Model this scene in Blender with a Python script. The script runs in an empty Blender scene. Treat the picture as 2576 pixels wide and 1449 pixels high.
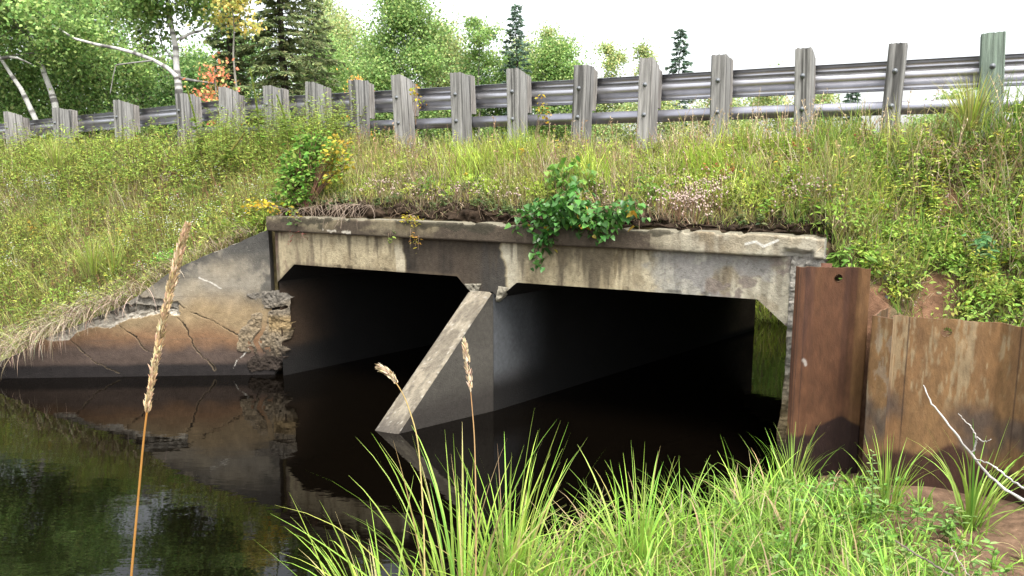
import bpy, math, random
import numpy as np
from mathutils import Vector
rng = np.random.default_rng(7)
random.seed(7)
C_ = bpy.context.scene
COL = C_.collection
A = np.array

# ---------------------------------------------------------------- frame of reference
FPX, CX, CY, HCAM = 1946.0, 1288.0, 724.5, 2.5          # focal length in px of a 2576 wide picture, eye height above the water
TH = math.atan((CY - 425) / FPX)
FW = A([0, math.cos(TH), -math.sin(TH)]); UP = A([0, math.sin(TH), math.cos(TH)]); RT = A([1., 0, 0]); EYE = A([0, 0, HCAM])
ES = A([0.8821563, -0.47095676, 0]); EN = A([0.47095676, 0.8821563, 0]); EZ = A([0, 0, 1.])
O = A([-2.92572983, 9.24818939, 0])                      # left corner of the headwall at the water
AX = 0.287                                               # skew of the barrels: metres of s per metre of n

def ray(u, v): return RT * (u - CX) / FPX + UP * (CY - v) / FPX + FW
def at(u, v, Z): return EYE + ray(u, v) * Z
def onz(u, v, z):
    d = ray(u, v); return EYE + d * (z - HCAM) / d[2]
def onn(u, v, n0):
    d = ray(u, v); t = (n0 - (EYE - O) @ EN) / (d @ EN); return EYE + d * t
def loc(p):
    q = A(p) - O; return q @ ES, q @ EN, p[2]
def L(s, n, z):
    s, n, z = np.broadcast_arrays(np.asarray(s, float), np.asarray(n, float), np.asarray(z, float))
    return O + s[..., None] * ES + n[..., None] * EN + z[..., None] * EZ
def su(u, v=640, n0=0): return loc(onn(u, v, n0))[0]
def sz(u, v, n0=0):
    p = loc(onn(u, v, n0)); return A([p[0], p[2]])

# ---------------------------------------------------------------- noise
def _h(ix, iy, seed):
    x = (ix.astype(np.int64) * 374761393 + iy.astype(np.int64) * 668265263 + seed * 974634977) & 0xffffffff
    x = ((x ^ (x >> 13)) * 1274126177) & 0xffffffff
    return ((x ^ (x >> 16)) & 0xffff) / 65535.0
def vn(x, y, seed=0):
    x, y = np.broadcast_arrays(np.asarray(x, float), np.asarray(y, float))
    ix, iy = np.floor(x), np.floor(y); fx, fy = x - ix, y - iy
    fx = fx * fx * (3 - 2 * fx); fy = fy * fy * (3 - 2 * fy)
    a = _h(ix, iy, seed); b = _h(ix + 1, iy, seed); c = _h(ix, iy + 1, seed); d = _h(ix + 1, iy + 1, seed)
    return (a * (1 - fx) + b * fx) * (1 - fy) + (c * (1 - fx) + d * fx) * fy
def fbm(x, y, seed=0, o=4):
    r = 0; a = .5; t = 0
    for k in range(o):
        r = r + a * vn(np.asarray(x) * 2 ** k, np.asarray(y) * 2 ** k, seed + 17 * k); t += a; a *= .55
    return r / t
def ss(a, b, x): 
    t = np.clip((np.asarray(x, float) - a) / (b - a), 0, 1); return t * t * (3 - 2 * t)
def mix(c1, c2, m):
    m = np.asarray(m)[..., None]; return np.asarray(c1) * (1 - m) + np.asarray(c2) * m
def dist_poly(px, py, pts):
    d = np.full(np.shape(px), 1e9)
    for (x0, y0), (x1, y1) in zip(pts[:-1], pts[1:]):
        dx, dy = x1 - x0, y1 - y0
        t = np.clip(((px - x0) * dx + (py - y0) * dy) / (dx * dx + dy * dy + 1e-12), 0, 1)
        d = np.minimum(d, np.hypot(px - x0 - t * dx, py - y0 - t * dy))
    return d
def in_poly(px, py, pts):
    r = np.zeros(np.shape(px), bool); n = len(pts)
    for i in range(n):
        x0, y0 = pts[i]; x1, y1 = pts[(i + 1) % n]
        c = ((y0 > py) != (y1 > py)) & (px < (x1 - x0) * (py - y0) / (y1 - y0 + 1e-12) + x0)
        r ^= c
    return r
def nrm(v): 
    v = np.asarray(v, float); return v / (np.linalg.norm(v, axis=-1, keepdims=True) + 1e-12)

# ---------------------------------------------------------------- mesh builder
class MB:
    def __init__(s): s.V = []; s.Q = []; s.T = []; s.C = []; s.n = 0
    def add(s, v, q=None, c=(.5, .5, .5), t=None):
        v = np.asarray(v, float).reshape(-1, 3)
        c = np.asarray(c, float)
        if c.ndim == 1: c = np.tile(c, (len(v), 1))
        s.V.append(v); s.C.append(c.reshape(-1, 3))
        if q is not None and len(q): s.Q.append(np.asarray(q, np.int64).reshape(-1, 4) + s.n)
        if t is not None and len(t): s.T.append(np.asarray(t, np.int64).reshape(-1, 3) + s.n)
        s.n += len(v)
    def grid(s, P, c=(.5, .5, .5), drop=None):
        a, b = P.shape[:2]; i = np.arange(a * b).reshape(a, b)
        q = np.stack([i[:-1, :-1], i[1:, :-1], i[1:, 1:], i[:-1, 1:]], -1)
        if drop is not None: q = q[~drop]
        c = np.asarray(c, float); c = c.reshape(-1, 3) if c.ndim == 3 else c
        s.add(P.reshape(-1, 3), q.reshape(-1, 4), c)
    def tube(s, pts, rad, c=(.3, .3, .3), k=6, cap=True):
        pts = np.asarray(pts, float); m = len(pts); rad = np.broadcast_to(np.asarray(rad, float), (m,))
        tg = nrm(np.gradient(pts, axis=0)); ref = A([0.31, 0.17, .93]) if abs(tg[0][2]) < .9 else A([1., .1, 0])
        a = nrm(np.cross(tg, ref)); b = np.cross(tg, a)
        an = np.linspace(0, 2 * math.pi, k, endpoint=False)
        P = pts[:, None] + rad[:, None, None] * (a[:, None] * np.cos(an)[None, :, None] + b[:, None] * np.sin(an)[None, :, None])
        i = np.arange(m * k).reshape(m, k); j = np.roll(i, -1, 1)
        q = np.stack([i[:-1], j[:-1], j[1:], i[1:]], -1).reshape(-1, 4)
        c = np.asarray(c, float)
        if c.ndim == 2: c = np.repeat(c, k, 0)
        t = None
        V = P.reshape(-1, 3)
        if cap and k >= 3:
            t = [[0, x + 1, x] for x in range(1, k - 1)] + [[(m - 1) * k, (m - 1) * k + x, (m - 1) * k + x + 1] for x in range(1, k - 1)]
        s.add(V, q, c, t)
    def box(s, o, x, y, z, c=(.5, .5, .5)):
        """corner o and three edge vectors"""
        o, x, y, z = map(lambda q: np.asarray(q, float), (o, x, y, z))
        v = [o, o + x, o + x + y, o + y, o + z, o + x + z, o + x + y + z, o + y + z]
        s.add(v, [[0, 3, 2, 1], [4, 5, 6, 7], [0, 1, 5, 4], [1, 2, 6, 5], [2, 3, 7, 6], [3, 0, 4, 7]], c)
    def blades(s, base, head, length, width, lean0, bend, c0, c1, segs=4, twist=None, side=None):
        N = len(base); T = np.linspace(0, 1, segs + 1)
        d = np.stack([np.cos(head), np.sin(head), 0 * head], -1)
        pts = np.zeros((N, segs + 1, 3)); pts[:, 0] = base
        dl = (length / segs)[:, None]
        for k in range(segs):
            ph = (lean0 + bend * ((k + .5) / segs) ** 1.3)[:, None]
            pts[:, k + 1] = pts[:, k] + dl * (np.sin(ph) * d + np.cos(ph) * EZ)
        if twist is None: twist = rng.uniform(-.9, .9, N)
        w = np.stack([-np.sin(head + twist), np.cos(head + twist), 0 * head], -1)
        wd = width[:, None] * (np.clip(1 - T ** 2.2, 0.04, 1) * (0.65 + .35 * np.minimum(T * 4, 1)))[None, :]
        P = np.stack([pts - w[:, None] * wd[..., None] / 2, pts + w[:, None] * wd[..., None] / 2], 2)   # N,seg+1,2,3
        i = np.arange(N * (segs + 1) * 2).reshape(N, segs + 1, 2)
        q = np.stack([i[:, :-1, 0], i[:, :-1, 1], i[:, 1:, 1], i[:, 1:, 0]], -1).reshape(-1, 4)
        c = c0[:, None] * (1 - T[None, :, None]) + c1[:, None] * T[None, :, None]
        c = np.repeat(c[:, :, None], 2, 2)
        s.add(P.reshape(-1, 3), q, c.reshape(-1, 3))
        return pts
    def leaves(s, pos, axis, length, width, cols, shape='ovate', upj=1.0, fold=.18):
        N = len(pos); axis = nrm(axis)
        r = nrm(rng.normal(size=(N, 3)) * upj + A([0, 0, 1.]))
        w = nrm(np.cross(axis, r)); nn = np.cross(w, axis)
        ln = np.broadcast_to(length, (N,))[:, None]; wd = np.broadcast_to(width, (N,))[:, None]
        if shape == 'rhomb':
            v = np.stack([pos, pos + axis * ln * .45 + w * wd * .5, pos + axis * ln, pos + axis * ln * .45 - w * wd * .5], 1)
            q = np.arange(N * 4).reshape(N, 4); s.add(v.reshape(-1, 3), q, np.repeat(cols, 4, 0)); return
        a1, b1, a2, b2 = dict(ovate=(.28, .5, .68, .38), heart=(.10, .5, .55, .42), narrow=(.3, .5, .7, .4))[shape]
        f = nn * wd * fold
        v = np.stack([pos, pos + axis * ln * a1 + w * wd * b1 + f, pos + axis * ln * a2 + w * wd * b2 + f - nn * ln * .05,
                      pos + axis * ln - nn * ln * .12,
                      pos + axis * ln * a2 - w * wd * b2 + f - nn * ln * .05, pos + axis * ln * a1 - w * wd * b1 + f], 1)
        b = np.arange(N)[:, None] * 6
        q = np.concatenate([b + A([[0, 3, 2, 1]]), b + A([[0, 5, 4, 3]])], 0)
        s.add(v.reshape(-1, 3), q, np.repeat(cols, 6, 0))
    def build(s, name, mat, parent=None, base=None, smooth=False):
        V = np.concatenate(s.V); Cc = np.concatenate(s.C)
        Q = np.concatenate(s.Q) if s.Q else np.zeros((0, 4), int); T = np.concatenate(s.T) if s.T else np.zeros((0, 3), int)
        if parent is not None:
            off = A(parent_world(parent)); base = A(base) if base is not None else off
        else:
            off = np.zeros(3); base = A(base, dtype=float) if base is not None else A([V[:, 0].mean(), V[:, 1].mean(), V[:, 2].min()])
        V = V - base
        me = bpy.data.meshes.new(name)
        me.vertices.add(len(V)); me.vertices.foreach_set('co', V.astype(np.float32).ravel())
        li = np.concatenate([Q.ravel(), T.ravel()]).astype(np.int32)
        me.loops.add(len(li)); me.loops.foreach_set('vertex_index', li)
        st = np.concatenate([np.arange(len(Q)) * 4, len(Q) * 4 + np.arange(len(T)) * 3]).astype(np.int32)
        me.polygons.add(len(st)); me.polygons.foreach_set('loop_start', st)
        if smooth: me.polygons.foreach_set('use_smooth', np.ones(len(st), bool))
        me.update(calc_edges=True)
        ca = me.color_attributes.new('Col', 'FLOAT_COLOR', 'POINT')
        ca.data.foreach_set('color', np.concatenate([Cc, np.ones((len(Cc), 1))], 1).astype(np.float32).ravel())
        me.materials.append(mat)
        o = bpy.data.objects.new(name, me); COL.objects.link(o)
        o.location = Vector(base - off)
        if parent is not None: o.parent = parent
        return o
def parent_world(o):
    p = Vector((0, 0, 0))
    while o is not None: p += o.location; o = o.parent
    return p
def tag(o, label=None, cat=None, group=None, kind=None):
    if label: o['label'] = label
    if cat: o['category'] = cat
    if group: o['group'] = group
    if kind: o['kind'] = kind
    return o
def thing(name, loc_, label, cat, group=None):
    o = bpy.data.objects.new(name, None); o.empty_display_size = .2; COL.objects.link(o); o.location = Vector(loc_)
    return tag(o, label, cat, group)
def copy_part(o, parent):
    c = o.copy(); COL.objects.link(c); c.parent = parent
    for ch in [x for x in bpy.data.objects if x.parent == o]: copy_part(ch, c)
    return c

# ---------------------------------------------------------------- materials
def vcmat(name, rough=.8, var=.35, nscale=8., bump=.0, bscale=60., transl=0., spec=.3, metallic=0., stretch=(1, 1, 1), gain=1.):
    m = bpy.data.materials.new(name); m.use_nodes = True; nt = m.node_tree; N = nt.nodes; K = nt.links
    b = N['Principled BSDF']; b.inputs['Roughness'].default_value = rough; b.inputs['Specular IOR Level'].default_value = spec
    b.inputs['Metallic'].default_value = metallic
    at_ = N.new('ShaderNodeAttribute'); at_.attribute_name = 'Col'
    col = at_.outputs['Color']
    tc = N.new('ShaderNodeTexCoord'); mp = N.new('ShaderNodeMapping'); mp.inputs['Scale'].default_value = stretch
    K.new(tc.outputs['Object'], mp.inputs['Vector'])
    if var > 0:
        nz = N.new('ShaderNodeTexNoise'); nz.inputs['Scale'].default_value = nscale; nz.inputs['Detail'].default_value = 6
        K.new(mp.outputs[0], nz.inputs['Vector'])
        mr = N.new('ShaderNodeMapRange'); mr.inputs[1].default_value = .25; mr.inputs[2].default_value = .75
        mr.inputs[3].default_value = (1 - var) * gain; mr.inputs[4].default_value = (1 + var) * gain
        K.new(nz.outputs['Fac'], mr.inputs[0])
        mx = N.new('ShaderNodeVectorMath'); mx.operation = 'SCALE'
        K.new(col, mx.inputs[0]); K.new(mr.outputs[0], mx.inputs['Scale']); col = mx.outputs[0]
    K.new(col, b.inputs['Base Color'])
    if bump > 0:
        n2 = N.new('ShaderNodeTexNoise'); n2.inputs['Scale'].default_value = bscale; n2.inputs['Detail'].default_value = 8
        n2.inputs['Roughness'].default_value = .65
        K.new(mp.outputs[0], n2.inputs['Vector'])
        bp = N.new('ShaderNodeBump'); bp.inputs['Strength'].default_value = bump; bp.inputs['Distance'].default_value = .02
        K.new(n2.outputs['Fac'], bp.inputs['Height']); K.new(bp.outputs[0], b.inputs['Normal'])
    if transl > 0:
        tr = N.new('ShaderNodeBsdfTranslucent'); K.new(col, tr.inputs['Color'])
        ms = N.new('ShaderNodeMixShader'); ms.inputs[0].default_value = transl
        K.new(b.outputs[0], ms.inputs[1]); K.new(tr.outputs[0], ms.inputs[2])
        K.new(ms.outputs[0], N['Material Output'].inputs['Surface'])
    return m
M_leaf = vcmat('leaf', .6, 0, transl=.45, spec=.15)
M_gloss = vcmat('glossy_leaf', .38, 0, transl=.3, spec=.4)
M_grass = vcmat('grass_blade', .6, 0, transl=.35, spec=.25)
M_dry = vcmat('dry_stalk', .8, .2, 30, spec=.15)
M_soil = vcmat('soil', .95, .45, 14, bump=.9, bscale=25, spec=.1, gain=.75)
M_conc = vcmat('concrete', .88, .16, 26, bump=.55, bscale=70, spec=.2, gain=.78)
M_rough = vcmat('broken_concrete', .95, .35, 30, bump=1., bscale=45, spec=.1, gain=.72)
M_dark = vcmat('damp_concrete', .75, .3, 8, bump=.3, bscale=40, spec=.25)
M_rust = vcmat('rusty_steel', .82, .22, 22, bump=.35, bscale=90, spec=.25, stretch=(1, 1, .35), gain=.52)
M_bark = vcmat('bark', .9, .35, 9, bump=.6, bscale=20, spec=.1)
M_birch = vcmat('birch_bark', .8, .12, 7, spec=.15)
M_wood = vcmat('weathered_wood', .9, .4, 16, bump=.6, bscale=22, spec=.12, stretch=(2.6, 2.6, .22), gain=.68)
M_galv = vcmat('galvanised_steel', .33, .12, 6, spec=.5, metallic=.92)
M_bolt = vcmat('bolt_steel', .6, .1, 30, spec=.4, metallic=.4)
M_asph = vcmat('asphalt', .9, .3, 30, bump=.3, bscale=80, spec=.2)

def water_mat():
    m = bpy.data.materials.new('dark_water'); m.use_nodes = True; N = m.node_tree.nodes; K = m.node_tree.links
    b = N['Principled BSDF']; b.inputs['Base Color'].default_value = (.0014, .001, .0006, 1); b.inputs['Roughness'].default_value = .02
    b.inputs['IOR'].default_value = 1.33
    tc = N.new('ShaderNodeTexCoord'); mp = N.new('ShaderNodeMapping'); mp.inputs['Scale'].default_value = (1, 2.2, 1)
    n1 = N.new('ShaderNodeTexNoise'); n1.inputs['Scale'].default_value = 3.2; n1.inputs['Detail'].default_value = 3
    K.new(tc.outputs['Object'], mp.inputs[0]); K.new(mp.outputs[0], n1.inputs['Vector'])
    bp = N.new('ShaderNodeBump'); bp.inputs['Strength'].default_value = .014; bp.inputs['Distance'].default_value = .1
    K.new(n1.outputs['Fac'], bp.inputs['Height']); K.new(bp.outputs[0], b.inputs['Normal'])
    return m
M_water = water_mat()

# ================================================================= SETTING
# ---- water
mb = MB(); mb.add([[-60, -25, 0], [40, -25, 0], [40, 60, 0], [-60, 60, 0]], [[0, 1, 2, 3]])
tag(mb.build('water', M_water, base=(0, 0, 0)), kind='structure')

# ---- embankment, front side: rows run from the toe (t=0) to the road edge (t=1)
WDIR = nrm(A([-2.786, -1.695])); WNRM = A([WDIR[1], -WDIR[0]])  # wing wall direction in (s, n); outward side towards the camera
if WNRM[1] > 0: WNRM = -WNRM
def wing_az(u, v):
    w = ES * WDIR[0] + EN * WDIR[1]; nr = np.cross(w, EZ); d = ray(u, v); t = ((O - EYE) @ nr) / (d @ nr); p = EYE + d * t
    return (p - O) @ w, p[2]
_wt = [wing_az(*q) for q in ((692, 566), (640, 592), (560, 625), (480, 657), (420, 690), (350, 742), (300, 772), (200, 815), (110, 852), (50, 885), (-30, 925))]
WA = A([q[0] for q in _wt]); WZ = A([q[1] for q in _wt])
def wing_top(a): return np.interp(a, WA, WZ)
WLEN = 3.45
S_K = A([-60, -8, -5.5, -4.2, -3.1])
def toe(s):
    s = np.asarray(s, float)
    a = np.clip(-s, 0, None) / abs(WDIR[0])
    nw = np.where(s < -2.95, np.interp(s, [-60, -8, -5, -2.95], [-9, -3.6, -2.4, -1.795]), .6084 * s) + .22
    zw = np.where(a < WLEN, wing_top(np.minimum(a, WLEN)) + .02, 0)
    zw = np.where(s < -2.9, np.interp(s, [-60, -3.4, -2.9], [-.1, -.1, wing_top(2.9 / abs(WDIR[0])) + .0]), zw)
    n_mid = .13 + .07 * fbm(s * 2.1, 0 * s, 3)
    z_mid = 1.95 + 0 * s
    n_r = np.interp(s, [6.2, 6.4, 6.9, 7.6, 9, 60], [.12, .05, -.12, -.22, -.3, -.3]); z_r = np.interp(s, [6.2, 6.45, 6.9, 7.6, 60], [1.95, 1.62, 1.32, 1.22, 1.2])
    nt = np.where(s < 0, nw, np.where(s > 6.2, n_r, n_mid)); zt = np.where(s < 0, zw, np.where(s > 6.2, z_r, z_mid))
    # soften the change at the corner
    k = ss(-.5, .05, s); nt = np.where((s < .05) & (s > -.5), nt * (1 - k) + k * (.15), nt)
    return nt, zt
def crest(s):
    s = np.asarray(s, float)
    return np.interp(s, [-60, -3, 6.6, 7.5, 9, 60], [2.0, 2.0, 2.0, 1.75, 1.5, 1.5]), np.interp(s, [-60, -8, -3.5, -.5, 1.5, 7.2, 7.8, 9, 60], [2.72, 2.74, 2.8, 2.74, 2.66, 2.68, 3.02, 3.2, 3.2])
def emb(s, t):
    """point of the embankment's front face"""
    s, t = np.broadcast_arrays(np.asarray(s, float), np.asarray(t, float))
    nt, zt = toe(s); nc, zc = crest(s)
    mid = ss(-.15, .2, s) * (1 - ss(6.15, 6.5, s))
    cl = (.05 + .09 * vn(s * 2.3, 0 * s, 5)) * mid                      # small bare soil step above the coping
    f = np.where(t < .05, t / .05 * cl / (zc - zt), cl / (zc - zt) + (1 - cl / (zc - zt)) * ((np.maximum(t, .05) - .05) / .95) ** .92)
    g = np.where(mid > 0, np.where(t < .05, t * (1 - .7 * mid), .05 * (1 - .7 * mid) + (t - .05) * (1 - .05 * (1 - .7 * mid)) / .95), t)
    n = nt + (nc - nt) * g; z = zt + (zc - zt) * f
    z = z + (fbm(s * 1.3 + 5, n * 1.3, 11) - .5) * .22 * ss(0, .12, t) * (1 - ss(.9, 1, t))
    return n, z
S = np.unique(np.concatenate([np.linspace(-60, -9, 40), np.linspace(-9, -.6, 160), np.linspace(-.6, 6.6, 420), np.linspace(6.6, 10, 90), np.linspace(10, 60, 40)]))
T = np.concatenate([np.linspace(0, .05, 8), np.linspace(.05, .25, 24)[1:], np.linspace(.25, 1, 50)[1:]])
SS, TT = np.meshgrid(S, T, indexing='ij'); n_, z_ = emb(SS, TT)
# roughness of the bare soil step
mid = ss(-.15, .2, SS) * (1 - ss(6.15, 6.5, SS)); rgh = mid * (1 - ss(.05, .22, TT)) * ss(0, .01, TT)
n_ = n_ + rgh * (fbm(SS * 9, TT * 60, 21) - .5) * .22; z_ = z_ + rgh * (fbm(SS * 8 + 9, TT * 50, 22) - .5) * .1
n_[:, 0] = n_[:, 0] + .0
P = L(SS, n_, z_)
nt, zt = toe(S)
sk = L(S, nt + .02, np.where((S > -.05) & (S < 6.2), zt - .02, -.8))
P = np.concatenate([sk[:, None], P], 1)
base_c = mix((.12, .085, .055), (.14, .12, .05), fbm(SS * 2, n_ * 2, 31))
dk = mix((.022, .016, .011), (.06, .04, .026), fbm(SS * 12, TT * 90, 33))
cc = mix(base_c, dk, np.clip(rgh * 1.6, 0, 1))
# reddish bare patches on the right bank
sp = [(loc(onn(2370, 745, -.05)), .15), (loc(onn(2350, 785, -.15)), .19), (loc(onn(2210, 750, .0)), .13), (loc(onn(2400, 520, .7)), .12)]
for (ps, pn, pz), r in sp:
    dd = np.hypot(SS - ps, (z_ - pz)) + (fbm(SS * 7, z_ * 7, 44) - .5) * .25
    cc = mix(cc, mix((.16, .085, .05), (.22, .125, .075), fbm(SS * 20, z_ * 20, 45)), 1 - ss(r * .8, r * 1.1, dd))
cc = np.concatenate([cc[:, :1] * .8, cc], 1)
mb = MB(); mb.grid(P, cc); tag(mb.build('embankment', M_soil, base=L(3, 2, 0), smooth=True), kind='structure')

# ---- narrow road on the crest, far shoulder cut down to light the far bank
mb = MB(); Sr = np.concatenate([np.linspace(-60, -9, 12), np.linspace(-8.5, 10, 60), np.linspace(11, 60, 12)]); nc, zc = crest(Sr)
rows = []
for n0, z0 in ((None, 0), (2.45, 2.68), (2.75, 2.69), (4.5, 2.70), (4.65, 2.66), (5.0, 2.25), (5.34, 1.98)):
    rows.append(L(Sr, nc if n0 is None else n0 + 0 * Sr, zc if n0 is None else z0 + 0 * Sr))
mb.grid(np.stack(rows, 1), (.11, .085, .06)); tag(mb.build('road_shoulder', M_soil, base=L(3, 4, 2.8), smooth=True), kind='structure')
mb = MB(); mb.grid(np.stack([L(Sr, 2.8, 2.705 + 0 * Sr), L(Sr, 4.5, 2.72 + 0 * Sr)], 1), (.055, .055, .057)); tag(mb.build('road', M_asph, base=L(3, 4, 2.9)), kind='structure')

# ---- far side: bank beyond the culvert, forest floor to the horizon
def far_z(s, n):
    nb = 6.25 + np.maximum(0, 3.9 - s) * .9
    z = -.45 + 2.9 * ss(-.45, 2.6, n - nb) + (fbm(s * .6, n * .6, 51) - .5) * .25 * ss(.3, 2, n - nb)
    side = ss(6.1, 6.6, s); z = np.maximum(z, -.5 + side * 2.5 * (1 - ss(5.5, 8, n) * .22))
    left = ss(-.6, -2.2, s) ; z = np.maximum(z, -.5 + left * 2.55 * (1 - .25 * ss(5.6, 9, n)))
    return z
S2 = np.concatenate([[-700, -300, -120], np.linspace(-60, -4, 40), np.linspace(-3.8, 8.2, 90), np.linspace(8.5, 60, 40), [120, 300, 700]])
N2 = np.concatenate([np.linspace(5.32, 9, 44), np.linspace(9.2, 20, 30), np.linspace(21, 60, 20), [90, 150, 300, 700]])
s2, n2 = np.meshgrid(S2, N2, indexing='ij'); z2 = far_z(s2, n2)
mb = MB(); mb.grid(L(s2, n2, z2), mix((.05, .05, .02), (.09, .07, .035), fbm(s2 * .5, n2 * .5, 61)))
tag(mb.build('ground', M_soil, base=L(0, 40, 2), smooth=True), kind='structure')

# ---- near bank under the grass
def shore(x): return np.interp(x, [-25, -12, -6, -3, -1.6, -.6, .3, 1.2, 2.0, 2.75, 6, 14], [0, .8, 1.6, 2.5, 3.3, 4.05, 4.6, 5.1, 5.75, 6.5, 7.4, 9])
def near_z(x, y):
    d = (shore(x) - y) * .8
    return np.where(d < 0, d * .55, .17 * np.tanh(d * 1.6)) + (.13 - .10 * ss(1.2, 2.2, x) * ss(3.2, 4.2, y)) * np.maximum(d - 1.3, 0) + (fbm(x * 2.2, y * 2.2, 71) - .5) * .13 * ss(-.3, .4, d) - .03
x3, y3 = np.meshgrid(np.linspace(-25, 14, 240), np.linspace(-20, 7.4, 260), indexing='ij')
mb = MB(); mb.grid(np.stack([x3, y3, np.maximum(near_z(x3, y3), -.8)], -1), mix((.13, .08, .05), (.20, .13, .085), fbm(x3 * 3, y3 * 3, 72)))
tag(mb.build('bank', M_soil, base=(0, 0, 0), smooth=True), kind='structure')

# ================================================================= CULVERT
cul = thing('culvert', L(3.1, 0, 0), 'low twin-barrel concrete culvert with stained beam and slanted centre pier over the dark stream', 'culvert')
PROF = A([(.04, 1.10), (.138, 1.166), (.405, 1.388), (2.668, 1.394), (2.80, 1.262), (2.86, 1.25), (3.09, 1.262), (3.16, 1.20), (3.371, 1.376), (5.708, 1.392), (5.963, 1.176), (6.22, 1.10)])
def zb(s): return np.interp(s, PROF[:, 0], PROF[:, 1])
def beam_col(s, z, coping=False):
    base = mix((.42, .355, .225), (.42, .385, .295), ss(4.2, 5.4, s))
    st = fbm(s * 11, z * 1.3, 101); st2 = fbm(s * 4 + 3, z * 3, 102); fine = fbm(s * 40, z * 22, 103, 3)
    c = base * (.78 + .42 * st)[..., None]
    c = mix(c, A((.16, .125, .085)), ss(.52, .72, fbm(s * 6.5, z * .9, 104)) * .75)
    c = mix(c, A((.22, .17, .10)), ss(.5, .7, st2) * .5)
    if coping:
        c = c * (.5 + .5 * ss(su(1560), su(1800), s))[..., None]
        damp = ss(su(1085), su(1190), s) * (1 - ss(su(1300), su(1370), s)) + .8 * ss(.5, .65, fbm(s * 2.3, z * 6, 105)) * (s < su(1640))
        damp = damp + ss(su(1290), su(1340), s) * (1 - ss(su(1590), su(1680), s)) * .9
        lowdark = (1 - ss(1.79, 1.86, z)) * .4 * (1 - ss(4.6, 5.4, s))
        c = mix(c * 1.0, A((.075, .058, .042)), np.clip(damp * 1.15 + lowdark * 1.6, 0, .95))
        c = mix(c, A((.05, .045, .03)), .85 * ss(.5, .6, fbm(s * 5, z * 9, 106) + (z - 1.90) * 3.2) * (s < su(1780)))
        c = mix(c, A((.6, .55, .45)), .8 * (1 - ss(.012, .03, np.abs(z - 1.81 - .05 * (su(860) - s)) + (fbm(s * 22, z * 24, 107) - .35) * .07)) * ((s > su(825)) & (s < su(895))))
    else:
        # dark damp stretch over the pier with a ragged bright edge on both sides
        e = (fbm(z * 6, s * 0, 108) - .5) * .16
        dm = ss(-.03, .02, s - su(1016) + e * .6) * (1 - ss(-.02, .02, s - su(1264) + e))
        drk = mix((.075, .062, .05), (.15, .115, .085), ss(.35, .7, fbm(s * 9, z * .8, 109)))
        drk = mix(drk, A((.11, .11, .105)), ss(su(1180), su(1240), s) * .7)
        c = mix(c, drk * .42, dm * .98)
        lt = ss(.0, .015, s - su(992) + e * .3) * (1 - ss(0, .02, s - su(1012) + e * .5)) * (1 - ss(1.66, 1.73, z)); c = mix(c, A((.52, .46, .33)), lt * .9)
        lt = ss(0, .015, s - su(1266) + e) * (1 - ss(.0, .2, s - su(1285))) ; c = mix(c, A((.50, .46, .35)), lt * .8)
        # streaks below the ledge and drips on the right
        c = mix(c, A((.07, .056, .04)), ss(.42, .66, fbm(s * 15 + 2 * fbm(s * 3, 0 * s, 118), z * .6, 110) + (z - 1.62) * .9 + (fbm(s * 1.9, 0 * s, 119) - .55) * .7) * (.68 - .3 * ss(4.2, 5, s)))
        c = mix(c, A((.14, .11, .065)), ss(.56, .62, fbm(s * 17, z * 2.5, 111)) * ((s > su(1500)) & (s < su(1720))) * .8)
        c = mix(c, A((.20, .165, .14)), ss(.5, .56, fbm(s * 5.5, z * 7, 112)) * ss(su(1640), su(1730), s) * .9)
        c = mix(c, A((.30, .30, .285)), ss(.48, .62, fbm(s * 3.3, z * 4, 113)) * ss(su(1560), su(1650), s) * .6)
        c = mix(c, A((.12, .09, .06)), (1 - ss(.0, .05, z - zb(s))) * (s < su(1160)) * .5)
        c = mix(c, A((.05, .04, .03)), (1 - ss(.0, .03, s - .16)) * .7)
        c = mix(c, A((.13, .075, .06)), ss(.45, .6, fbm(s * 8, z * 6, 114)) * (1 - ss(.3, .5, s)) * .6)
    c = c * (.74 + .52 * fine)[..., None]; c = mix(c, A((.08, .065, .05)), ss(.80, .88, vn(s * 55, z * 55, 117)) * .35)
    return c
# beam (fascia + soffit running back along the barrels)
mb = MB(); sb = np.linspace(.12, 5.985, 620); tz = np.linspace(0, 1, 52)
s4, t4 = np.meshgrid(sb, tz, indexing='ij'); z4 = zb(s4) + (1.778 - zb(s4)) * t4
chip = ss(.55, .7, fbm(s4 * 8, z4 * 0, 120)) * (1 - ss(0, .04, z4 - zb(s4))) * .012
nn4 = (fbm(s4 * 5, z4 * 5, 121) - .5) * .006 + chip
mb.grid(L(s4, nn4, z4), beam_col(s4, z4))
nb_ = np.linspace(0, 5.3, 30); s5, n5 = np.meshgrid(sb[::4], nb_, indexing='ij')
P5 = L(s5 + AX * n5, n5, zb(s5)); P5[:, 0] = L(sb[::4], nn4[::4, 0], zb(sb[::4]))
mb.grid(P5, (.014, .012, .011))  # soffit near-black: the barrel's shade is put into its colour
mb.build('beam', M_conc, cul)
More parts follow.
